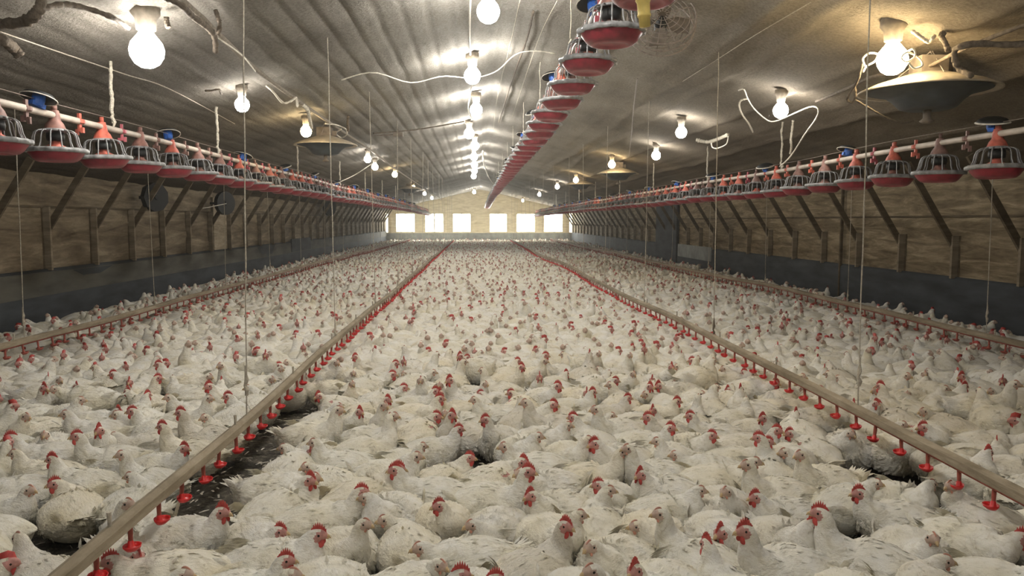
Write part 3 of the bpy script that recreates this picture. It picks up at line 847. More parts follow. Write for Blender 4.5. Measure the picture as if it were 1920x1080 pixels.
# --- where the birds are.  Head points of the foreground birds: across, along, heading (L, R, F to camera, A away), comb
HEADS = [(-0.63, 5.31, 'R', 'r'), (-0.78, 5.04, 'R', 'r'), (-0.3, 5.55, 'R', 'r'), (-0.2, 5.55, 'L', 'r'), (-0.18, 5.32, 'F', 'r'), (-0.25, 5.16, 'R', 'r'), (-0.05, 5.29, 'L', 'p'), (-0.34, 4.86, 'R', 'r'), (-0.53, 4.8, 'R', 'p'), (-0.3, 4.64, 'R', 'p'), (-0.43, 4.35, 'A', 'p'), (-0.12, 4.37, 'R', 'r'), (0.1, 4.48, 'R', 'r'), (0.22, 4.49, 'L', 'r'), (0.25, 5.64, 'L', 'r'), (0.35, 5.13, 'A', 'p'), (0.41, 4.86, 'L', 'p'), (0.7, 5.36, 'R', 'r'), (0.82, 5.47, 'R', 'r'), (0.61, 4.88, 'R', 'r'), (0.62, 4.7, 'L', 'p'), (0.68, 4.55, 'R', 'p'), (0.77, 4.59, 'L', 'r'), (0.9, 4.73, 'R', 'p'), (1.08, 5.31, 'R', 'r'), (1.0, 5.55, 'L', 'p'), (1.3, 5.19, 'R', 'r'), (1.2, 4.67, 'L', 'r'), (1.1, 4.28, 'R', 'r'), (0.97, 4.13, 'L', 'p'), (0.98, 4.01, 'L', 'p'), (0.77, 3.84, 'R', 'p'), (0.61, 4.03, 'L', 'r'), (0.54, 4.1, 'R', 'p'), (0.46, 3.94, 'R', 'r'), (0.37, 4.1, 'R', 'p'), (0.23, 3.97, 'L', 'p'), (-0.01, 4.06, 'R', 'r'), (-0.39, 3.98, 'R', 'p'), (-0.26, 3.86, 'R', 'p'), (-0.31, 3.68, 'R', 'r'), (-0.26, 3.49, 'L', 'r'), (-0.61, 3.63, 'R', 'r'), (-0.53, 3.37, 'R', 'r'), (-0.43, 3.36, 'L', 'p'), (-0.23, 3.32, 'L', 'p'), (-0.05, 3.3, 'L', 'r'), (0.26, 3.31, 'R', 'r'), (0.48, 3.58, 'L', 'r'), (0.43, 3.61, 'L', 'p'), (0.67, 3.73, 'L', 'p'), (0.71, 3.52, 'L', 'r'), (0.81, 3.64, 'L', 'r'), (0.5, 3.29, 'R', 'p'), (0.81, 3.22, 'L', 'p'), (0.64, 3.1, 'A', 'r'), (0.57, 3.01, 'L', 'p'), (0.3, 3.1, 'R', 'r'), (0.37, 3.12, 'R', 'p'), (-0.08, 3.15, 'L', 'p'), (-0.3, 3.13, 'L', 'p'), (-0.37, 3.09, 'R', 'p'), (-0.12, 2.94, 'R', 'p'), (-0.1, 2.8, 'R', 'r'), (0.09, 2.81, 'R', 'r'), (0.17, 2.79, 'L', 'r'), (0.35, 2.86, 'L', 'p'), (0.43, 2.79, 'L', 'p'), (0.57, 2.76, 'L', 'r'), (0.79, 2.84, 'L', 'r'), (0.55, 2.61, 'L', 'r'), (-0.44, 2.86, 'R', 'p'), (-0.39, 2.69, 'R', 'r'), (1.87, 5.6, 'L', 'r'), (1.67, 5.49, 'R', 'p'), (1.43, 4.66, 'L', 'r'), (1.31, 4.11, 'L', 'r'), (1.16, 4.17, 'R', 'r'), (1.73, 4.6, 'L', 'r'), (1.75, 4.36, 'R', 'r'), (1.86, 4.45, 'L', 'r'), (1.67, 4.04, 'R', 'r'), (1.14, 3.7, 'L', 'p'), (1.36, 3.76, 'R', 'p'), (1.44, 3.78, 'L', 'p'), (1.22, 3.47, 'L', 'r'), (1.06, 3.26, 'R', 'p'), (0.97, 3.03, 'L', 'r'), (1.22, 3.17, 'L', 'p'), (1.2, 3.06, 'L', 'r'), (1.74, 3.82, 'L', 'p'), (1.75, 3.69, 'R', 'p'), (1.97, 3.84, 'R', 'p'), (1.52, 3.31, 'L', 'r'), (1.43, 2.93, 'R', 'r'), (1.88, 3.06, 'R', 'r'), (2.14, 4.04, 'F', 'p'), (2.36, 4.03, 'F', 'p'), (2.27, 3.6, 'L', 'p'), (2.07, 2.83, 'R', 'r'), (1.13, 2.65, 'L', 'p'), (1.57, 2.66, 'L', 'p'), (1.78, 2.65, 'R', 'p'), (0.79, 2.67, 'L', 'r'), (2.67, 3.93, 'R', 'r'), (2.85, 4.05, 'L', 'r'), (2.66, 4.54, 'R', 'p'), (2.74, 4.53, 'L', 'r'), (3.38, 5.34, 'R', 'p'), (2.93, 5.39, 'L', 'p'), (2.77, 3.77, 'L', 'p'), (-3.33, 5.67, 'R', 'r'), (-3.13, 5.54, 'R', 'r'), (-2.99, 5.07, 'R', 'r'), (-1.95, 5.66, 'L', 'r'), (-1.61, 5.67, 'L', 'p'), (-2.16, 5.44, 'L', 'p'), (-1.78, 5.24, 'R', 'p'), (-1.66, 5.36, 'L', 'r'), (-2.67, 5.31, 'R', 'p'), (-2.17, 5.01, 'L', 'r'), (-2.28, 4.97, 'L', 'p'), (-1.82, 4.79, 'L', 'p'), (-1.97, 4.66, 'L', 'r'), (-2.42, 4.74, 'L', 'p'), (-2.1, 4.53, 'L', 'p'), (-1.93, 4.42, 'F', 'r'), (-1.78, 4.51, 'L', 'r'), (-2.14, 4.29, 'L', 'r'), (-2.36, 4.37, 'L', 'r'), (-2.42, 4.27, 'L', 'p'), (-2.51, 4.35, 'R', 'p'), (-1.71, 3.91, 'L', 'p'), (-1.66, 3.95, 'L', 'p'), (-1.86, 3.67, 'L', 'r'), (-2.26, 3.92, 'L', 'r'), (-2.24, 3.73, 'L', 'p'), (-1.99, 3.37, 'L', 'p'), (-1.66, 3.52, 'R', 'p'), (-1.52, 3.41, 'R', 'p'), (-1.08, 4.19, 'L', 'p'), (-0.87, 4.64, 'R', 'p'), (-0.8, 4.16, 'L', 'p'), (-0.89, 4.01, 'L', 'p'), (-0.96, 3.62, 'R', 'p'), (-0.75, 3.37, 'R', 'r'), (-0.62, 3.26, 'R', 'r'), (-0.63, 3.15, 'R', 'r'), (-0.53, 2.88, 'R', 'r'), (-1.14, 2.86, 'L', 'r'), (-0.75, 2.73, 'R', 'p'), (-0.81, 2.67, 'R', 'p'), (-1.23, 4.1, 'R', 'r'), (-1.31, 3.34, 'R', 'r'), (-2.75, 4.86, 'R', 'p')]
BARE = [(-1.32, 6.56, 0.12), (-1.28, 5.84, 0.2), (-1.3, 5.4, 0.2), (-1.35, 4.97, 0.2), (-1.3, 4.54, 0.2), (-1.36, 4.23, 0.22), (-1.34, 3.92, 0.2), (-1.34, 3.62, 0.15), (-1.22, 3.61, 0.12), (0.04, 4.22, 0.15), (-0.04, 4.39, 0.08), (2.06, 4.02, 0.17), (2.26, 4.05, 0.2), (2.25, 3.82, 0.15), (2.39, 3.6, 0.15), (2.46, 3.5, 0.1), (1.59, 3.19, 0.12), (-1.8, 3.35, 0.15), (-2.92, 5.92, 0.14), (-2.92, 6.17, 0.12), (1.4, 6.64, 0.06), (0.69, 6.61, 0.07), (-1.38, 9.04, 0.12), (-1.39, 8.34, 0.12), (-1.46, 11.13, 0.2), (2.28, 4.73, 0.08), (-0.67, 3.65, 0.0)]
SC = {}
birds = []      # x, y, rz, pose, yaw, male, lift, scale
cx, cy = [], []
HDIR = {'L': pi, 'R': 0.0, 'F': -pi / 2, 'A': pi / 2}
rb = random.Random(4)
for hx, hy, d, cb in HEADS:
    ang = HDIR[d] + (rb.uniform(-.5, .5) if d in 'LR' else rb.uniform(-.4, .4))
    if d in 'LR' and rb.random() < .55: ang += (-.35 if d == 'R' else .35)   # many look partly to the camera
    yawk = rb.choice((0, 0, 45, -45, 0, 85, -85) if d in 'LR' else (0, 0, 45, -45))
    pose = rb.choice(('upright', 'upright', 'tall', 'hunched', 'resting'))
    bodyang = ang - radians(yawk)
    nk = POSES[pose]['neck']; ox = nk[1][0] * .86; hh = nk[5][0] - ox
    bx_ = hx - hh * cos(ang) - ox * cos(bodyang); by_ = hy - hh * sin(ang) - ox * sin(bodyang)
    birds.append([bx_, by_, bodyang, pose, yawk, 1 if cb == 'r' else 0, 0, rb.uniform(.92, 1.06)])
# relax the hand-placed bodies so they only touch
def halfw(b, ang):
    t = ang - b[2]; return 1 / sqrt((cos(t) / .190) ** 2 + (sin(t) / .132) ** 2)
def relax(bs, it, fixed=0):
    for _ in range(it):
        for b in bs:
            for (px_, py_, r_) in BARE:
                dx = b[0] - px_; dy = b[1] - py_; d = sqrt(dx * dx + dy * dy) + 1e-6
                need = r_ + .17
                if d < need: b[0] += dx / d * (need - d) * .5; b[1] += dy / d * (need - d) * .5
        for i in range(len(bs)):
            for j in range(i + 1, len(bs)):
                dx = bs[j][0] - bs[i][0]; dy = bs[j][1] - bs[i][1]
                d2 = dx * dx + dy * dy
                if d2 > .15: continue
                d = sqrt(d2) + 1e-6; a = atan2(dy, dx)
                need = (halfw(bs[i], a) + halfw(bs[j], a)) * .93
                if d < need:
                    k = (need - d) * .35 / d
                    bs[j][0] += dx * k; bs[j][1] += dy * k; bs[i][0] -= dx * k; bs[i][1] -= dy * k
relax(birds, 60)
birds = [b for b in birds if b[1] > 1.75]
# fill
grid = {}
def gkey(x, y): return (int(floor(x / .45)), int(floor(y / .45)))
def addg(i):
    b = birds[i]; grid.setdefault(gkey(b[0], b[1]), []).append(i)
for i in range(len(birds)): addg(i)
rails = [-1.285, 2.19, -4.18, 4.90]
def try_add(x, y, loose):
    for (a, b, r) in BARE:
        if (x - a) ** 2 + (y - b) ** 2 < (r + .10) ** 2: return False
    rz = rb.uniform(0, 2 * pi)
    nb = [x, y, rz]
    gx, gy = gkey(x, y)
    for i in range(gx - 1, gx + 2):
        for j in range(gy - 1, gy + 2):
            for q in grid.get((i, j), ()):
                o = birds[q]; dx = o[0] - x; dy = o[1] - y; d = sqrt(dx * dx + dy * dy)
                if d < .45:
                    a = atan2(dy, dx)
                    if d < (halfw(nb, a) + halfw(o, a)) * loose: return False
    pose = rb.choice(('upright', 'upright', 'tall', 'hunched', 'resting', 'stretched'))
    if min(abs(x - r) for r in rails) < .22: pose = rb.choice(('resting', 'hunched'))
    male = 1 if rb.random() < (.42 if y < 9 else .26) else 0
    lift = 1 if (rb.random() < .05 and y > 4 and min(abs(x - r) for r in rails) > .25) else 0
    birds.append([x, y, rz, pose, rb.choice((0, 0, 45, -45, 85, -85)), male, lift, rb.uniform(.90, 1.06)])
    addg(len(birds) - 1); return True
def view_w(y): return (-.66 * y - .9, .80 * y + .9)
# visible floor only (what the frame sees, and a margin either side)
for band0 in np.arange(1.75, 48.6, 1.0):
    lo = max(XL + .38, view_w(band0 + 1)[0]); hi = min(XR - .38, view_w(band0 + 1)[1])
    area = (hi - lo) * 1.0
    y1 = min(band0 + 1, 50.7)
    for _ in range(int(area * (300 if band0 < 16 else 200))):
        try_add(rb.uniform(lo, hi), rb.uniform(band0, y1), (.78 if band0 < 6 else .68))
for _ in range(4500): try_add(rb.uniform(XL + .38, XR - .38), rb.uniform(48.6, 50.7), .68)

# settle the flock so that neighbours touch without sinking into each other
def settle(it):
    for _ in range(it):
        g = {}
        for i, b in enumerate(birds): g.setdefault(gkey(b[0], b[1]), []).append(i)
        for (kx, ky), L in g.items():
            cand = [q for a in (-1, 0, 1) for c in (-1, 0, 1) for q in g.get((kx + a, ky + c), ())]
            for i in L:
                bi = birds[i]
                for j in cand:
                    if j <= i: continue
                    bj = birds[j]; dx = bj[0] - bi[0]; dy = bj[1] - bi[1]; d2 = dx * dx + dy * dy
                    if d2 > .15: continue
                    d = sqrt(d2) + 1e-6; a = atan2(dy, dx)
                    need = (halfw(bi, a) + halfw(bj, a)) * (.99 if bi[1] < 5 else .90)
                    if d < need:
                        k = (need - d) * .28 / d
                        bj[0] += dx * k; bj[1] += dy * k; bi[0] -= dx * k; bi[1] -= dy * k
        for b in birds:
            if b[1] < 6:
                for (px_, py_, r_) in BARE:
                    dx = b[0] - px_; dy = b[1] - py_; d = sqrt(dx * dx + dy * dy) + 1e-6
                    if d < r_ + .17: b[0] += dx / d * (r_ + .17 - d) * .5; b[1] += dy / d * (r_ + .17 - d) * .5
            b[0] = min(max(b[0], XL + .38), XR - .38); b[1] = min(b[1], 50.7)
settle(20)
# apparent size: nearest in-view birds become individuals
th_w = radians(2.7535)
def in_view(b):
    x, y = b[0], b[1]
    xr = x * cos(th_w) - y * sin(th_w); yr = x * sin(th_w) + y * cos(th_w)
    if yr < .5: return False
    px = 960 + 1450 * xr / yr
    py = 540 - 1450 * ((.22 - 1.5) * cos(radians(4.966)) + yr * sin(radians(4.966))) / (yr * cos(radians(4.966)) - (.22 - 1.5) * sin(radians(4.966)))
    return -40 < px < 1960 and py < 1320
idx = sorted(range(len(birds)), key=lambda i: birds[i][0] ** 2 + birds[i][1] ** 2)
vis = [i for i in idx if in_view(birds[i])]
near = vis[:300]; nset = set(near)
rest = [i for i in range(len(birds)) if i not in nset]
print('birds', len(birds), 'individual to y=', birds[near[-1]][1])
# labels
def strip(x):
    if x < -4.18: return 'by left wall'
    if x < -1.285: return 'in left lane'
    if x < 2.19: return 'in centre lane'
    if x < 4.9: return 'in right lane'
    return 'by right wall'
def zone(y):
    for lim, n in ((2.75, 'at bottom edge'), (3.4, 'near front'), (4.3, 'before nearest strings'), (5.3, 'past nearest strings'), (6.4, 'nearing second strings'), (99, 'beside second strings')):
        if y < lim: return n
PW = {'upright': 'upright', 'tall': 'alert long-necked', 'hunched': 'hunched', 'resting': 'low-headed', 'stretched': 'neck-stretching'}
def face(b):
    a = (b[2] + radians(b[4])) % (2 * pi)
    return ['facing right', 'facing away', 'facing left', 'facing camera'][int(((a + pi / 4) % (2 * pi)) / (pi / 2))]
cells = {}
for i in near:
    b = birds[i]
    key = ('%s white %s %s' % (PW[b[3]], 'red-combed chicken' if b[5] else 'pale-combed chicken', face(b)), strip(b[0]), zone(b[1]))
    cells.setdefault(key, []).append(i)
lab = {}
for (a, s_, z_), L in cells.items():
    L.sort(key=lambda i: birds[i][0] / birds[i][1])
    for k, i in enumerate(L):
        pre = '' if len(L) == 1 else (['left one, ', 'right one, '][k] if len(L) == 2 else ['leftmost, ', 'middle one, ', 'rightmost, '][k] if len(L) == 3 else '%s from left, ' % ['first', 'second', 'third', 'fourth', 'fifth', 'sixth', 'seventh', 'eighth', 'ninth', 'tenth', 'eleventh', 'twelfth'][min(k, 11)])
        lab[i] = '%s%s %s %s' % (pre, a, s_, z_)
for i in near:
    b = birds[i]
    o = make_chicken(*b)
    tag(o, lab[i], 'chicken', 'white broiler chickens on the litter')

# the rest of the flock, one mesh
def template(pose, yaw, R, S, male, lod):
    rings, P = chicken_surface(pose, radians(yaw), R, S, 0, 0, lod < 2)
    v = [p for r in rings for p in r]; f = []; mi = []
    HF = head_frame(pose, radians(yaw), 0); HI = HF.inverted()
    for i in range(R - 1):
        for j in range(S):
            q = (i * S + j, i * S + (j + 1) % S, (i + 1) * S + (j + 1) % S, (i + 1) * S + j)
            c = Vector((0, 0, 0))
            for k in q: c += Vector(v[k])
            c = HI @ (c / 4)
            rad = .028 if lod < 2 else .032
            f.append(q); mi.append(1 + male if ((c.x > -.012 and c.length < rad) or (c.x > .010 and abs(c.y) < .03 and abs(c.z) < .03)) else 0)
    v = np.array(v)
    def addv(pts, faces, m):
        nonlocal v
        o = len(v); v = np.vstack([v, np.array([tuple(HF @ Vector(p)) for p in pts])])
        for q in faces: f.append(tuple(a + o for a in q)); mi.append(m)
    cm = 4 if male else 3
    H = .032 if male else .010; L = .05 if male else .03
    if lod == 0:
        pts = [(.024, 0, .008), (.016, 0, .018 + H * .7), (-.004, 0, .018 + H), (-L + .012, 0, .016 + H * .8), (-L + .02, 0, .008), (.0, .006, .014), (.0, -.006, .014)]
        addv(pts, [(0, 1, 5, 5)[:3], (1, 2, 5), (2, 3, 5), (3, 4, 5), (1, 0, 6), (2, 1, 6), (3, 2, 6), (4, 3, 6)], cm)
        addv([(.014, .008, 0), (.014, -.008, 0), (.014, 0, -.012), (.038, 0, -.010), (.014, 0, .006)], [(0, 2, 3), (2, 1, 3), (1, 4, 3), (4, 0, 3)], 3)
        if male: addv([(.020, .009, -.018), (-.002, .009, -.018), (.008, .011, -.048), (.020, -.009, -.018), (-.002, -.009, -.018), (.008, -.011, -.048), (.012, .016, -.03), (.012, -.016, -.03)], [(0, 1, 6), (1, 2, 6), (2, 0, 6), (3, 4, 7), (4, 5, 7), (5, 3, 7)], 4)
        for sd in (-1, 1): addv([(.004, sd * .0245, .009), (.009, sd * .0245, .004), (.004, sd * .0245, -.001), (-.001, sd * .0245, .004)], [(0, 1, 2, 3)], 5)
    else:
        addv([(.024, 0, .006), (-.002, .003, .018 + H), (-L + .012, 0, .010), (-.002, -.003, .018 + H)], [(0, 1, 2), (2, 3, 0)], cm)
        addv([(.014, .007, 0), (.014, -.007, 0), (.036, 0, -.010)], [(0, 1, 2)], 3)
    return v, f, mi
LODS = [(26, 16), (17, 10), (12, 7)]
TP = {}
for lod, (R, S) in enumerate(LODS):
    for pose in POSES:
        for yaw in (0, 45, -45, 85, -85):
            for male in (0, 1):
                TP[(lod, pose, yaw, male)] = template(pose, yaw, R, S, male, lod)
AV, AL, AS, AM, off = [], [], [], [], 0
cache = {}
for k, (v, f, mi) in TP.items():
    loops = np.array([a for q in f for a in q], dtype=np.int32); sizes = np.array([len(q) for q in f], dtype=np.int32)
    cache[k] = (v, loops, sizes, np.array(mi, dtype=np.int32))
for i in rest:
    x, y, rz, pose, yaw, male, lift, sc = birds[i]
    lod = 0 if y < 13 else 1 if y < 24 else 2
    v, loops, sizes, mi = cache[(lod, pose, yaw, male)]
    sy = rb.uniform(.95, 1.06)
    q = v * np.array([sc, sc * sy, sc * (1.0 + (.22 if lift else 0))])
    c, s = cos(rz), sin(rz)
    w2 = np.empty_like(q); w2[:, 0] = q[:, 0] * c - q[:, 1] * s + x; w2[:, 1] = q[:, 0] * s + q[:, 1] * c + y; w2[:, 2] = q[:, 2] - .004
    AV.append(w2); AL.append(loops + off); AS.append(sizes); AM.append(mi); off += len(v)
AV = np.vstack(AV); AL = np.concatenate(AL); AS = np.concatenate(AS); AM = np.concatenate(AM)
me = bpy.data.meshes.new('chicken_flock')
me.vertices.add(len(AV)); me.vertices.foreach_set('co', AV.astype(np.float32).ravel())
me.loops.add(len(AL)); me.loops.foreach_set('vertex_index', AL)
me.polygons.add(len(AS)); me.polygons.foreach_set('loop_start', np.concatenate([[0], np.cumsum(AS)[:-1]]).astype(np.int32))
me.polygons.foreach_set('material_index', AM); me.polygons.foreach_set('use_smooth', np.ones(len(AS), dtype=bool))
for m_ in (M_FEATH, M_FACE_F, M_FACE_M, M_COMB_P, M_COMB, M_EYE): me.materials.append(m_)
me.update(calc_edges=True); me.validate()
print('flock faces', len(AS))
fo = link('chicken_flock', me)
tag(fo, 'white chickens covering the litter from mid shed to the far wall', 'chickens', 'white broiler chickens on the litter', 'stuff')

# ================================================================== brooders (round radiant heaters)
def brooder(x, y, z, dia, label):
    r = dia / 2
    root = empty('brooder_heater', (x, y, z))
    tag(root, label, 'heater', 'round brooder heaters')
    c = MB()
    c.lathe([(.05, .135), (.12, .13), (r * .45, .10), (r * .8, .045), (r, .0), (r + .004, -.012), (r * .97, -.010), (r * .8, .028), (r * .45, .08), (.06, .11)], 36)
    build(c, 'canopy', M_CANOPY, root, True)
    b = MB()
    b.lathe([(r * .88, -.004), (r * .62, -.035), (r * .50, -.08), (r * .40, -.135), (r * .30, -.150), (.0, -.150)], 30)
    build(b, 'reflector_bowl', M_DKBLUE, root, True)
    n = MB(); n.tube([(0, 0, -.14), (0, 0, -.21), (0, 0, -.235), (0, 0, -.25)], [.03, .026, .055, .03], 12)
    build(n, 'burner', M_BOX, root, True)
    h = MB(); h.box((-.11, -.09, .10), (.10, .09, .25)); h.box((.10, -.03, .13), (.17, .03, .20))
    build(h, 'gas_valve_box', M_BOX, root)
    zc = ceil_z(x) - .02 - z
    for a in range(3):
        t = a * 2.094 + .4
        w_ = MB(); w_.tube([(r * .5 * cos(t), r * .5 * sin(t), .09), (0.01 * a, 0, zc)], .004, 5); build(w_, 'hanging_chain', M_WIRE, root)
    return root
brooder(3.49, 5.9, 2.50, 1.0, 'large round brooder heater on the right under the warm bulb')
brooder(-2.20, 11.7, 2.62, .93, 'round brooder heater on the left under the warm yellow bulb')
brooder(3.26, 17.6, 2.57, .95, 'round brooder heater on the right, second nearest of its side')
brooder(3.3, 24.2, 2.63, .95, 'round brooder heater on the right, third nearest of its side')
brooder(-2.46, 29.6, 2.70, .93, 'round brooder heater on the left, second nearest of its side')

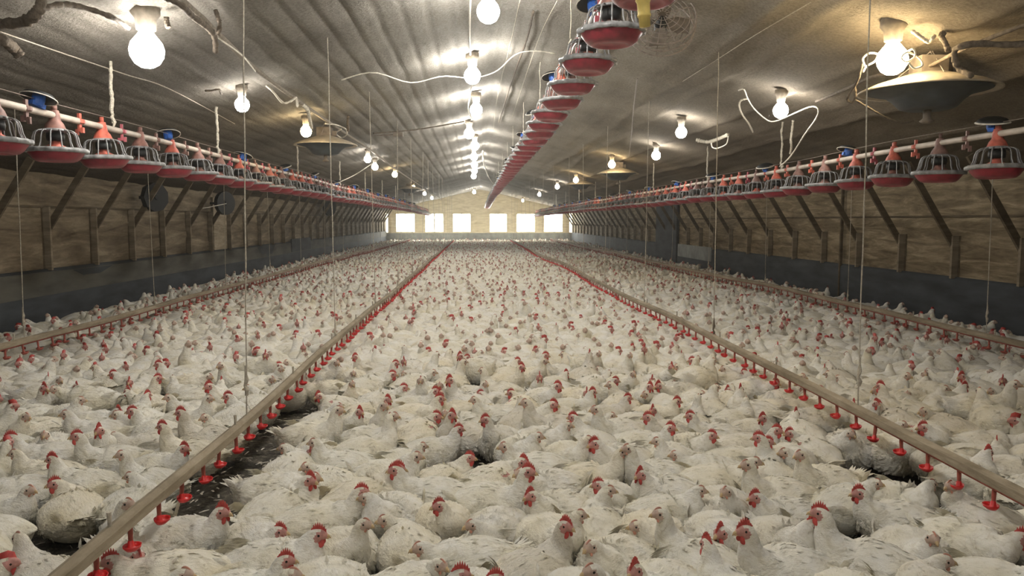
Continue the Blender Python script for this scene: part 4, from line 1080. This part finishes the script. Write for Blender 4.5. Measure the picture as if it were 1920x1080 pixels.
# ================================================================== ropes, cords, pipes under the ceiling
def spline(pts, n=40):
    P = [tuple(p) for p in pts]
    return [tuple(cat_interp(P, i / n)) for i in range(n + 1)]
def cord(name, pts, r, mat, label, cat, n=40, lumpy=.35, sides=6, group=None, seed=0):
    q = spline(pts, n); rs = [r * (1 + lumpy * (sn(i * .9, seed * 3.3, 5) + .6 * sn(i * 2.3, seed, 2))) for i in range(len(q))]
    m = MB(); m.tube(q, rs, sides)
    return tag(build(m, name, mat, None, True), label, cat, group)
CORDS = [
 ('conduit_pipe', [(-1.901, 5.185, 2.94), (-1.933, 5.819, 2.932), (-2.034, 7.477, 2.909), (-2.065, 9.374, 2.902), (-2.071, 12.341, 2.9), (-2.064, 16.115, 2.902), (-2.142, 24.321, 2.884), (-2.132, 52.201, 2.886)], 0.022, 'pipe', 'long dark conduit pipe running along the left slope', 'pipe', None),
 ('dusty_hose', [(-2.974, 4.971, 2.692), (-2.662, 4.806, 2.664), (-2.497, 4.687, 2.702), (-2.517, 4.782, 2.848)], 0.03, 'dark', 'dust-caked hose curling in the top left corner', 'hose', None),
 ('dusty_hose', [(-2.517, 4.725, 2.718), (-2.479, 4.939, 2.806), (-2.406, 5.118, 2.823), (-2.321, 5.254, 2.803), (-2.411, 5.656, 2.842)], 0.018, 'dark', 'dust-caked hose leading to the brightest left bulb', 'hose', None),
 ('dusty_hose', [(-3.064, 5.115, 2.671), (-2.9, 5.023, 2.61), (-2.94, 5.202, 2.6), (-2.92, 5.24, 2.554)], 0.035, 'dark', 'thick dark hose at the left edge of the ceiling', 'hose', None),
 ('dusty_hose', [(-1.971, 5.19, 2.924), (-1.883, 5.222, 2.884), (-1.883, 5.407, 2.865), (-1.881, 5.66, 2.864), (-1.935, 6.013, 2.872), (-2.009, 6.259, 2.815)], 0.022, 'dark', 'thick dust-caked hose hooked over the left conduit', 'hose', None),
 ('dusty_hose', [(-1.85, 5.793, 3.006), (-1.847, 5.824, 2.972), (-1.844, 5.858, 2.913), (-1.866, 5.872, 2.848)], 0.016, 'dark', 'short lumpy dark cord hanging right of the left hose', 'cord', None),
 ('dusty_hose', [(-2.166, 5.71, 2.933), (-2.168, 5.722, 2.898), (-2.157, 5.718, 2.86)], 0.018, 'dark', 'small lumpy dark stub right of the brightest left bulb', 'cord', None),
 ('power_cable', [(-1.955, 6.112, 2.887), (-1.903, 6.197, 2.859), (-1.889, 6.563, 2.843), (-1.871, 6.661, 2.807), (-2.061, 7.574, 2.903)], 0.006, 'cable', 'pale cable looping from the conduit near the second left bulb', 'cable', None),
 ('power_cable', [(-2.198, 8.473, 2.926), (-2.099, 8.34, 2.844), (-2.099, 8.739, 2.794), (-2.021, 8.779, 2.812), (-2.015, 9.042, 2.894), (-1.986, 8.956, 2.78), (-2.028, 9.1, 2.891)], 0.012, 'rope', 'pale cord looped below the left conduit before the brooder', 'cord', None),
 ('power_cable', [(-2.071, 9.573, 2.9), (-2.028, 9.663, 2.85), (-2.052, 9.894, 2.784), (-2.1, 10.238, 2.694)], 0.022, 'rope', 'thick dusty cord dropping to the left brooder', 'cord', None),
 ('power_cable', [(-2.11, 11.243, 2.872), (-2.013, 11.545, 2.894), (-1.931, 11.886, 2.873), (-1.963, 12.175, 2.825), (-2.08, 12.384, 2.798), (-2.11, 12.09, 2.831), (-2.0, 11.922, 2.877)], 0.01, 'cable', 'pale cord curled right of the left brooder', 'cord', None),
 ('hanging_rope', [(-1.828, 11.515, 3.011), (-1.866, 11.688, 2.928), (-1.883, 11.835, 2.844)], 0.02, 'dark', 'dark stub hanging right of the left brooder', 'cord', None),
 ('power_cable', [(-2.632, 7.856, 2.771), (-2.596, 7.903, 2.779), (-2.528, 7.934, 2.795), (-2.567, 8.137, 2.786)], 0.01, 'dark', 'dark twig-like cord left of the second left bulb', 'cord', None),
 ('power_cable', [(-1.496, 8.98, 3.083), (-1.117, 8.828, 3.141), (-0.757, 9.462, 3.144), (-0.377, 9.515, 3.232), (-0.019, 9.839, 3.274), (0.274, 9.874, 3.362), (0.471, 9.143, 3.413), (0.667, 8.88, 3.407), (0.901, 8.801, 3.364)], 0.007, 'cable', 'white cable slung across the ceiling under a ridge bulb', 'cable', None),
 ('power_cable', [(-0.028, 6.764, 3.412), (-0.037, 7.443, 3.41), (-0.042, 8.284, 3.409), (-0.041, 9.119, 3.409)], 0.01, 'cable', 'straight pale cable running along the ridge between the two nearest ridge bulbs', 'cable', None),
 ('power_cable', [(-0.021, 10.633, 3.354), (-0.073, 11.927, 3.342), (-0.097, 12.873, 3.316), (-0.042, 14.627, 3.369)], 0.01, 'cable', 'pale cable bowing between the third and fourth ridge bulbs', 'cable', None),
 ('power_cable', [(0.23, 21.725, 3.432), (0.328, 26.105, 3.346), (0.605, 31.26, 3.182), (0.896, 32.545, 2.965), (1.014, 29.484, 2.888)], 0.022, 'cable', 'pale curved cable reaching the far part of the central feeder line', 'cable', None),
 ('power_cable', [(-1.752, 13.716, 3.014), (-1.071, 14.493, 3.171), (-0.194, 14.906, 3.374)], 0.014, 'dark', 'dark purlin cable crossing left of the fourth ridge bulb', 'cable', None),
 ('power_cable', [(-2.808, 16.611, 2.33), (-2.576, 16.935, 2.483), (-2.266, 16.773, 2.655), (-2.133, 17.358, 2.836), (-2.077, 17.594, 2.949)], 0.009, 'cable', 'pale cable hanging in a bow by the paired left bulbs', 'cable', None),
 ('power_cable', [(2.873, 8.437, 2.913), (2.895, 8.328, 2.904), (2.989, 8.474, 2.831), (3.143, 8.676, 2.746), (3.328, 8.754, 2.633), (3.392, 8.635, 2.618), (3.482, 8.388, 2.667), (3.552, 8.146, 2.702), (3.566, 7.997, 2.658), (3.627, 8.177, 2.584), (3.644, 8.473, 2.46), (3.713, 8.912, 2.314), (3.699, 9.086, 2.217), (3.674, 9.244, 2.153)], 0.008, 'cable', 'pale cable slung under the second right bulb down to the feeder line', 'cable', None),
 ('power_cable', [(2.989, 8.474, 2.831), (2.94, 8.536, 2.823), (2.982, 8.724, 2.793), (3.072, 8.869, 2.712), (3.207, 9.034, 2.631), (3.326, 9.214, 2.554)], 0.01, 'rope', 'pale hooked cord end left of the second right bulb', 'cord', None),
 ('hanging_rope', [(3.675, 8.893, 2.653), (3.701, 8.976, 2.547), (3.705, 9.009, 2.446), (3.753, 9.103, 2.375), (3.796, 9.233, 2.305)], 0.014, 'rope', 'pale fuzzy rope hanging below the second right bulb', 'rope', None),
 ('power_cable', [(3.441, 11.223, 2.627), (3.452, 11.205, 2.564), (3.483, 11.077, 2.537), (3.555, 10.897, 2.58), (3.551, 10.8, 2.681)], 0.01, 'cable', 'small pale cable loop over the right feeder line', 'cable', None),
 ('dusty_board', [(3.427, 11.973, 2.75), (3.608, 11.876, 2.709), (3.591, 10.946, 2.712)], 0.028, 'rope', 'pale dusty batten under the right slope', 'batten', None),
 ('dusty_hose', [(3.724, 5.041, 2.662), (3.52, 5.112, 2.669), (3.378, 5.147, 2.682), (3.303, 5.202, 2.679), (3.291, 5.27, 2.662), (3.319, 5.296, 2.596), (3.363, 5.314, 2.545), (3.377, 5.202, 2.482)], 0.022, 'dark', 'thick dusty hose hooking down onto the large right brooder', 'hose', None),
 ('dusty_hose', [(3.299, 5.418, 2.815), (3.3, 5.447, 2.799), (3.293, 5.388, 2.742), (3.299, 5.356, 2.68)], 0.02, 'dark', 'lumpy dark cord hanging right of the largest warm bulb', 'cord', None),
 ('dusty_hose', [(3.142, 5.533, 2.851), (3.116, 5.458, 2.822), (3.206, 5.449, 2.762), (3.22, 5.422, 2.778), (3.269, 5.48, 2.807)], 0.014, 'rope', 'lumpy cord looping right of the largest warm bulb', 'cord', None),
 ('power_cable', [(3.52, 4.823, 2.749), (3.457, 5.026, 2.724), (3.416, 5.408, 2.693), (3.444, 5.839, 2.666), (3.44, 6.122, 2.667), (3.381, 6.51, 2.721), (3.455, 7.131, 2.724), (3.558, 8.034, 2.74)], 0.014, 'dark', 'long dark cable running along the right slope past the brooder', 'cable', None),
 ('power_cable', [(2.876, 5.724, 2.658), (2.855, 5.731, 2.562), (2.882, 5.861, 2.506), (2.908, 6.012, 2.45), (2.949, 6.007, 2.421), (2.946, 5.953, 2.462), (2.903, 5.889, 2.531)], 0.01, 'dark', 'dark cord tangled left of the large right brooder', 'cord', None),
 ('power_cable', [(2.822, 5.7, 2.39), (2.976, 5.75, 2.328), (3.108, 5.8, 2.28), (3.262, 5.85, 2.247), (3.382, 5.9, 2.263)], 0.008, 'dark', 'dark cable from the tangle to the brooder burner', 'cable', None),
 ('power_cable', [(2.92, 5.769, 2.648), (2.91, 5.787, 2.71), (2.941, 5.755, 2.743), (2.991, 5.734, 2.731), (2.965, 5.718, 2.677), (2.921, 5.748, 2.648), (2.877, 5.712, 2.598)], 0.008, 'cable', 'bright cord loop at the left of the largest warm bulb', 'cord', None),
 ('power_cable', [(3.103, 5.569, 2.705), (3.095, 5.44, 2.707), (3.118, 5.45, 2.662), (3.083, 5.494, 2.63), (3.044, 5.496, 2.659), (3.076, 5.473, 2.692), (3.151, 5.466, 2.654), (3.157, 5.418, 2.593), (3.128, 5.467, 2.58), (3.071, 5.445, 2.612)], 0.007, 'cable', 'bright tangled cords at the right of the largest warm bulb', 'cord', None),
 ('ceiling_wire', [(3.185, 15.958, 2.841), (2.661, 13.175, 2.962), (2.213, 10.833, 3.065), (1.889, 9.055, 3.14)], 0.006, 'wire', 'thin dark wire running along the right slope beyond the centre pans', 'wire', None),
 ('ceiling_wire', [(0.555, 7.397, 3.448), (0.565, 8.69, 3.446), (0.529, 11.001, 3.454), (0.491, 15.794, 3.463)], 0.012, 'dark', 'first dark lengthwise wire left of the central feeder line', 'wire', None),
 ('ceiling_wire', [(0.417, 7.168, 3.48), (0.408, 9.125, 3.482), (0.377, 12.112, 3.489), (0.409, 16.858, 3.482)], 0.005, 'string', 'pale lengthwise wire left of the central feeder line', 'wire', None),
 ('ceiling_wire', [(0.726, 6.894, 3.409), (0.689, 8.078, 3.418), (0.687, 10.038, 3.418), (0.702, 14.604, 3.414)], 0.0045, 'string', 'pale lengthwise wire closest to the centre pans', 'wire', None),
 ('ceiling_wire', [(-3.074, 5.302, 2.723), (-3.041, 5.88, 2.731), (-2.975, 6.891, 2.746), (-2.92, 7.737, 2.759), (-3.047, 10.149, 2.73)], 0.005, 'string', 'pale lengthwise wire along the outer left slope', 'wire', None),
 ('ceiling_wire', [(2.313, 8.653, 3.042), (2.327, 7.382, 3.039), (2.336, 6.435, 3.037), (2.366, 5.484, 3.03)], 0.003, 'string', 'thin pale wire crossing the right slope', 'wire', None),
]
for i, (name, pts, r, mat, label, cat, grp) in enumerate(CORDS):
    cord(name, pts, r, {'rope': M_ROPE, 'dark': M_ROPED, 'cable': M_CABLE, 'string': M_STRING, 'wire': M_WIRE, 'pipe': M_SOCKET}[mat], label, cat, 36, .45 if mat in ('rope', 'dark') else .15, 6, grp, i)
# ropes carrying the feeder lines
def drop_rope(X, y, z0, label, group, thick):
    top = ceil_z(X) - .01
    s = MB(); pts = []; rs = []
    L = top - z0
    for t in range(29):
        u = t / 28
        pts.append((X + .012 * sn(u * 5, y), y + .012 * sn(u * 5, y + 4), z0 + L * u))
        rs.append(thick * (1 + .5 * sn(u * 22, y)) * (1.3 if u > .15 else .6))
    s.tube(pts, rs, 6, jit=.15)
    o = build(s, 'hanging_rope', M_ROPE); tag(o, label, 'rope', group)
    k = MB(); k.tube([(0, 0, -.03), (.012, 0, .01), (-.01, .004, .05), (.004, 0, .08)], [.008, .016, .013, .008], 6, jit=.2)
    build(k, 'knot', M_ROPE, o, loc=(X, y, z0))
for i, y in enumerate([6.55, 9.1, 13.1, 17.2, 21, 25, 29, 33, 37, 41, 45]):
    drop_rope(fl[0](y), y, fl[1](y) + .05, 'dust-caked rope holding the left feeder line, %s to the camera' % ordn(i), 'ropes over the left feeder line', .011)
for i, y in enumerate([9.6, 12.7, 16.5, 20.5, 24.5, 28.5, 32.5, 36.5, 40.5, 44.5]):
    drop_rope(fr[0](y), y, fr[1](y) + .05, 'dust-caked rope holding the right feeder line, %s to the camera' % ordn(i), 'ropes over the right feeder line', .009)
for i, y in enumerate(np.arange(6.4, 48, 3.2)):
    drop_rope(fc[0](y), y, fc[1](y) + .05, 'thin cord holding the central feeder line, %s to the camera' % ordn(i), 'cords over the central feeder line', .0035)

# ================================================================== circulation fan, wall discs, plug
def cage_fan(x, y, z):
    root = empty('circulation_fan', (x, y, z)); R = .27
    root.rotation_euler = (radians(62), radians(8), radians(-12))
    tag(root, 'round wire-caged fan hanging under the ceiling beside the central feeder line', 'fan')
    c = MB()
    for zz, rr in ((.07, R), (-.07, R), (0, R * 1.02)):
        c.tube([(rr * cos(t * pi / 20), rr * sin(t * pi / 20), zz) for t in range(40)], .007, 5, closed=True)
    for rr in (.06, .10, .14, .18, .22):
        zz = .10 - .4 * rr * rr
        for s in (1, -1): c.tube([(rr * cos(t * pi / 16), rr * sin(t * pi / 16), s * zz) for t in range(32)], .003, 4, closed=True)
    for i in range(12):
        t = i * pi / 6
        for s in (1, -1): c.tube([(q * cos(t), q * sin(t), s * (.10 - .4 * q * q if q < .25 else .07)) for q in (.03, .12, .2, .27)], .0035, 4)
    build(c, 'cage', M_WIRE, root)
    mo = MB(); mo.lathe([(0, -.09), (.05, -.085), (.055, 0), (.03, .05), (0, .055)], 14); build(mo, 'motor', M_BLACK, root, True)
    for i in range(4):
        b = MB(); t = i * pi / 2
        v = []
        for q, wd, tw in ((.04, .03, .5), (.13, .06, .4), (.23, .065, .25)):
            for s in (-1, 1):
                v.append((q * cos(t) - s * wd * sin(t), q * sin(t) + s * wd * cos(t), s * tw * wd))
                v.append((q * cos(t) - s * wd * sin(t), q * sin(t) + s * wd * cos(t), s * tw * wd + .004))
        b.add(v, [(0, 2, 6, 4), (4, 6, 10, 8), (1, 5, 7, 3), (5, 9, 11, 7), (0, 4, 5, 1), (4, 8, 9, 5), (2, 3, 7, 6), (6, 7, 11, 10), (8, 10, 11, 9), (0, 1, 3, 2)])
        build(b, 'blade', M_BOX, root)
    s = MB(); s.tube([(0, R, 0), (0, R + .12, .0), (0, R + .2, .02)], .012, 6); build(s, 'bracket', M_WIRE, root)
cage_fan(1.50, 6.3, 3.08)

def disc(x, y, z, r, n, rz, label, rod):
    root = empty('stirring_fan', (x, y, z), rz); tag(root, label, 'fan', 'black fans on the left wall')
    d = MB()
    d.add([(0.05, r * cos(2 * pi * i / n + .35), r * sin(2 * pi * i / n + .35)) for i in range(n)] + [(-.05, r * cos(2 * pi * i / n + .35), r * sin(2 * pi * i / n + .35)) for i in range(n)],
          [tuple(range(n)), tuple(range(2 * n - 1, n - 1, -1))] + [(i, n + i, n + (i + 1) % n, (i + 1) % n) for i in range(n)])
    build(d, 'fan_housing', M_BLACK, root)
    h = MB(); h.tube([(.05, 0, 0), (.065, 0, 0)], [.05, .04], 12); build(h, 'hub', M_BLACK, root)
    b = MB(); b.obox((-.05, 0, 0), (-(x - XL) + .02, 0, 0), .05, .05, up=(0, 0, 1)); build(b, 'mounting_arm', M_BLACK, root)
    if rod:
        q = MB(); q.tube([(.07, -.02, -.01), (.11, -.5, -.09), (.12, -.72, -.12)], .008, 6); build(q, 'pull_rod', M_PALE, root)
disc(-5.45, 13.55, 1.90, .25, 9, -.5, 'black many-sided wall fan, nearest on the left wall behind a brace', False)
disc(-5.40, 17.1, 1.88, .25, 28, -.5, 'black round wall fan with a pale rod, second on the left wall', True)
disc(-5.45, 29.5, 2.02, .33, 24, -.5, 'black round wall fan, farthest of the three on the left wall', False)

def plug():
    root = empty('power_connector', (.594, 2.75, 2.225)); root.scale = (1.15,) * 3; root.rotation_euler = (radians(4), radians(-6), 0)
    tag(root, 'yellow rubber power connector hanging beside the central feeder line', 'plug')
    b = MB(); b.lathe([(.0, .045), (.020, .045), (.024, .036), (.020, .028), (.019, -.004), (.021, -.006), (.021, -.012), (.018, -.014), (.017, -.042), (.0, -.044)], 14)
    build(b, 'connector_body', M_YEL, root, True)
    c = MB(); c.tube(spline([(0, 0, .04), (-.004, 0, .08), (-.012, .01, .2), (.06, .01, .42), (.17, .0, .545)], 16), .008, 7)
    build(c, 'cord', M_WHITE, root, True)
plug()
jb = empty('junction_box', (-1.35, 14.0, ceil_z(-1.35) - .14)); tag(jb, 'small dark junction box under the ceiling left of the ridge bulbs', 'electrical box')
b = MB(); b.box((-.085, -.06, -.035), (.085, .06, .035)); build(b, 'box_body', M_BOX, jb)
b = MB(); b.tube([(-.085, 0, 0), (-.3, 0, -.015), (-.42, .0, -.02)], .012, 6); b.tube([(0, 0, .03), (0, 0, .1)], .012, 6); build(b, 'conduit', M_BOX, jb)
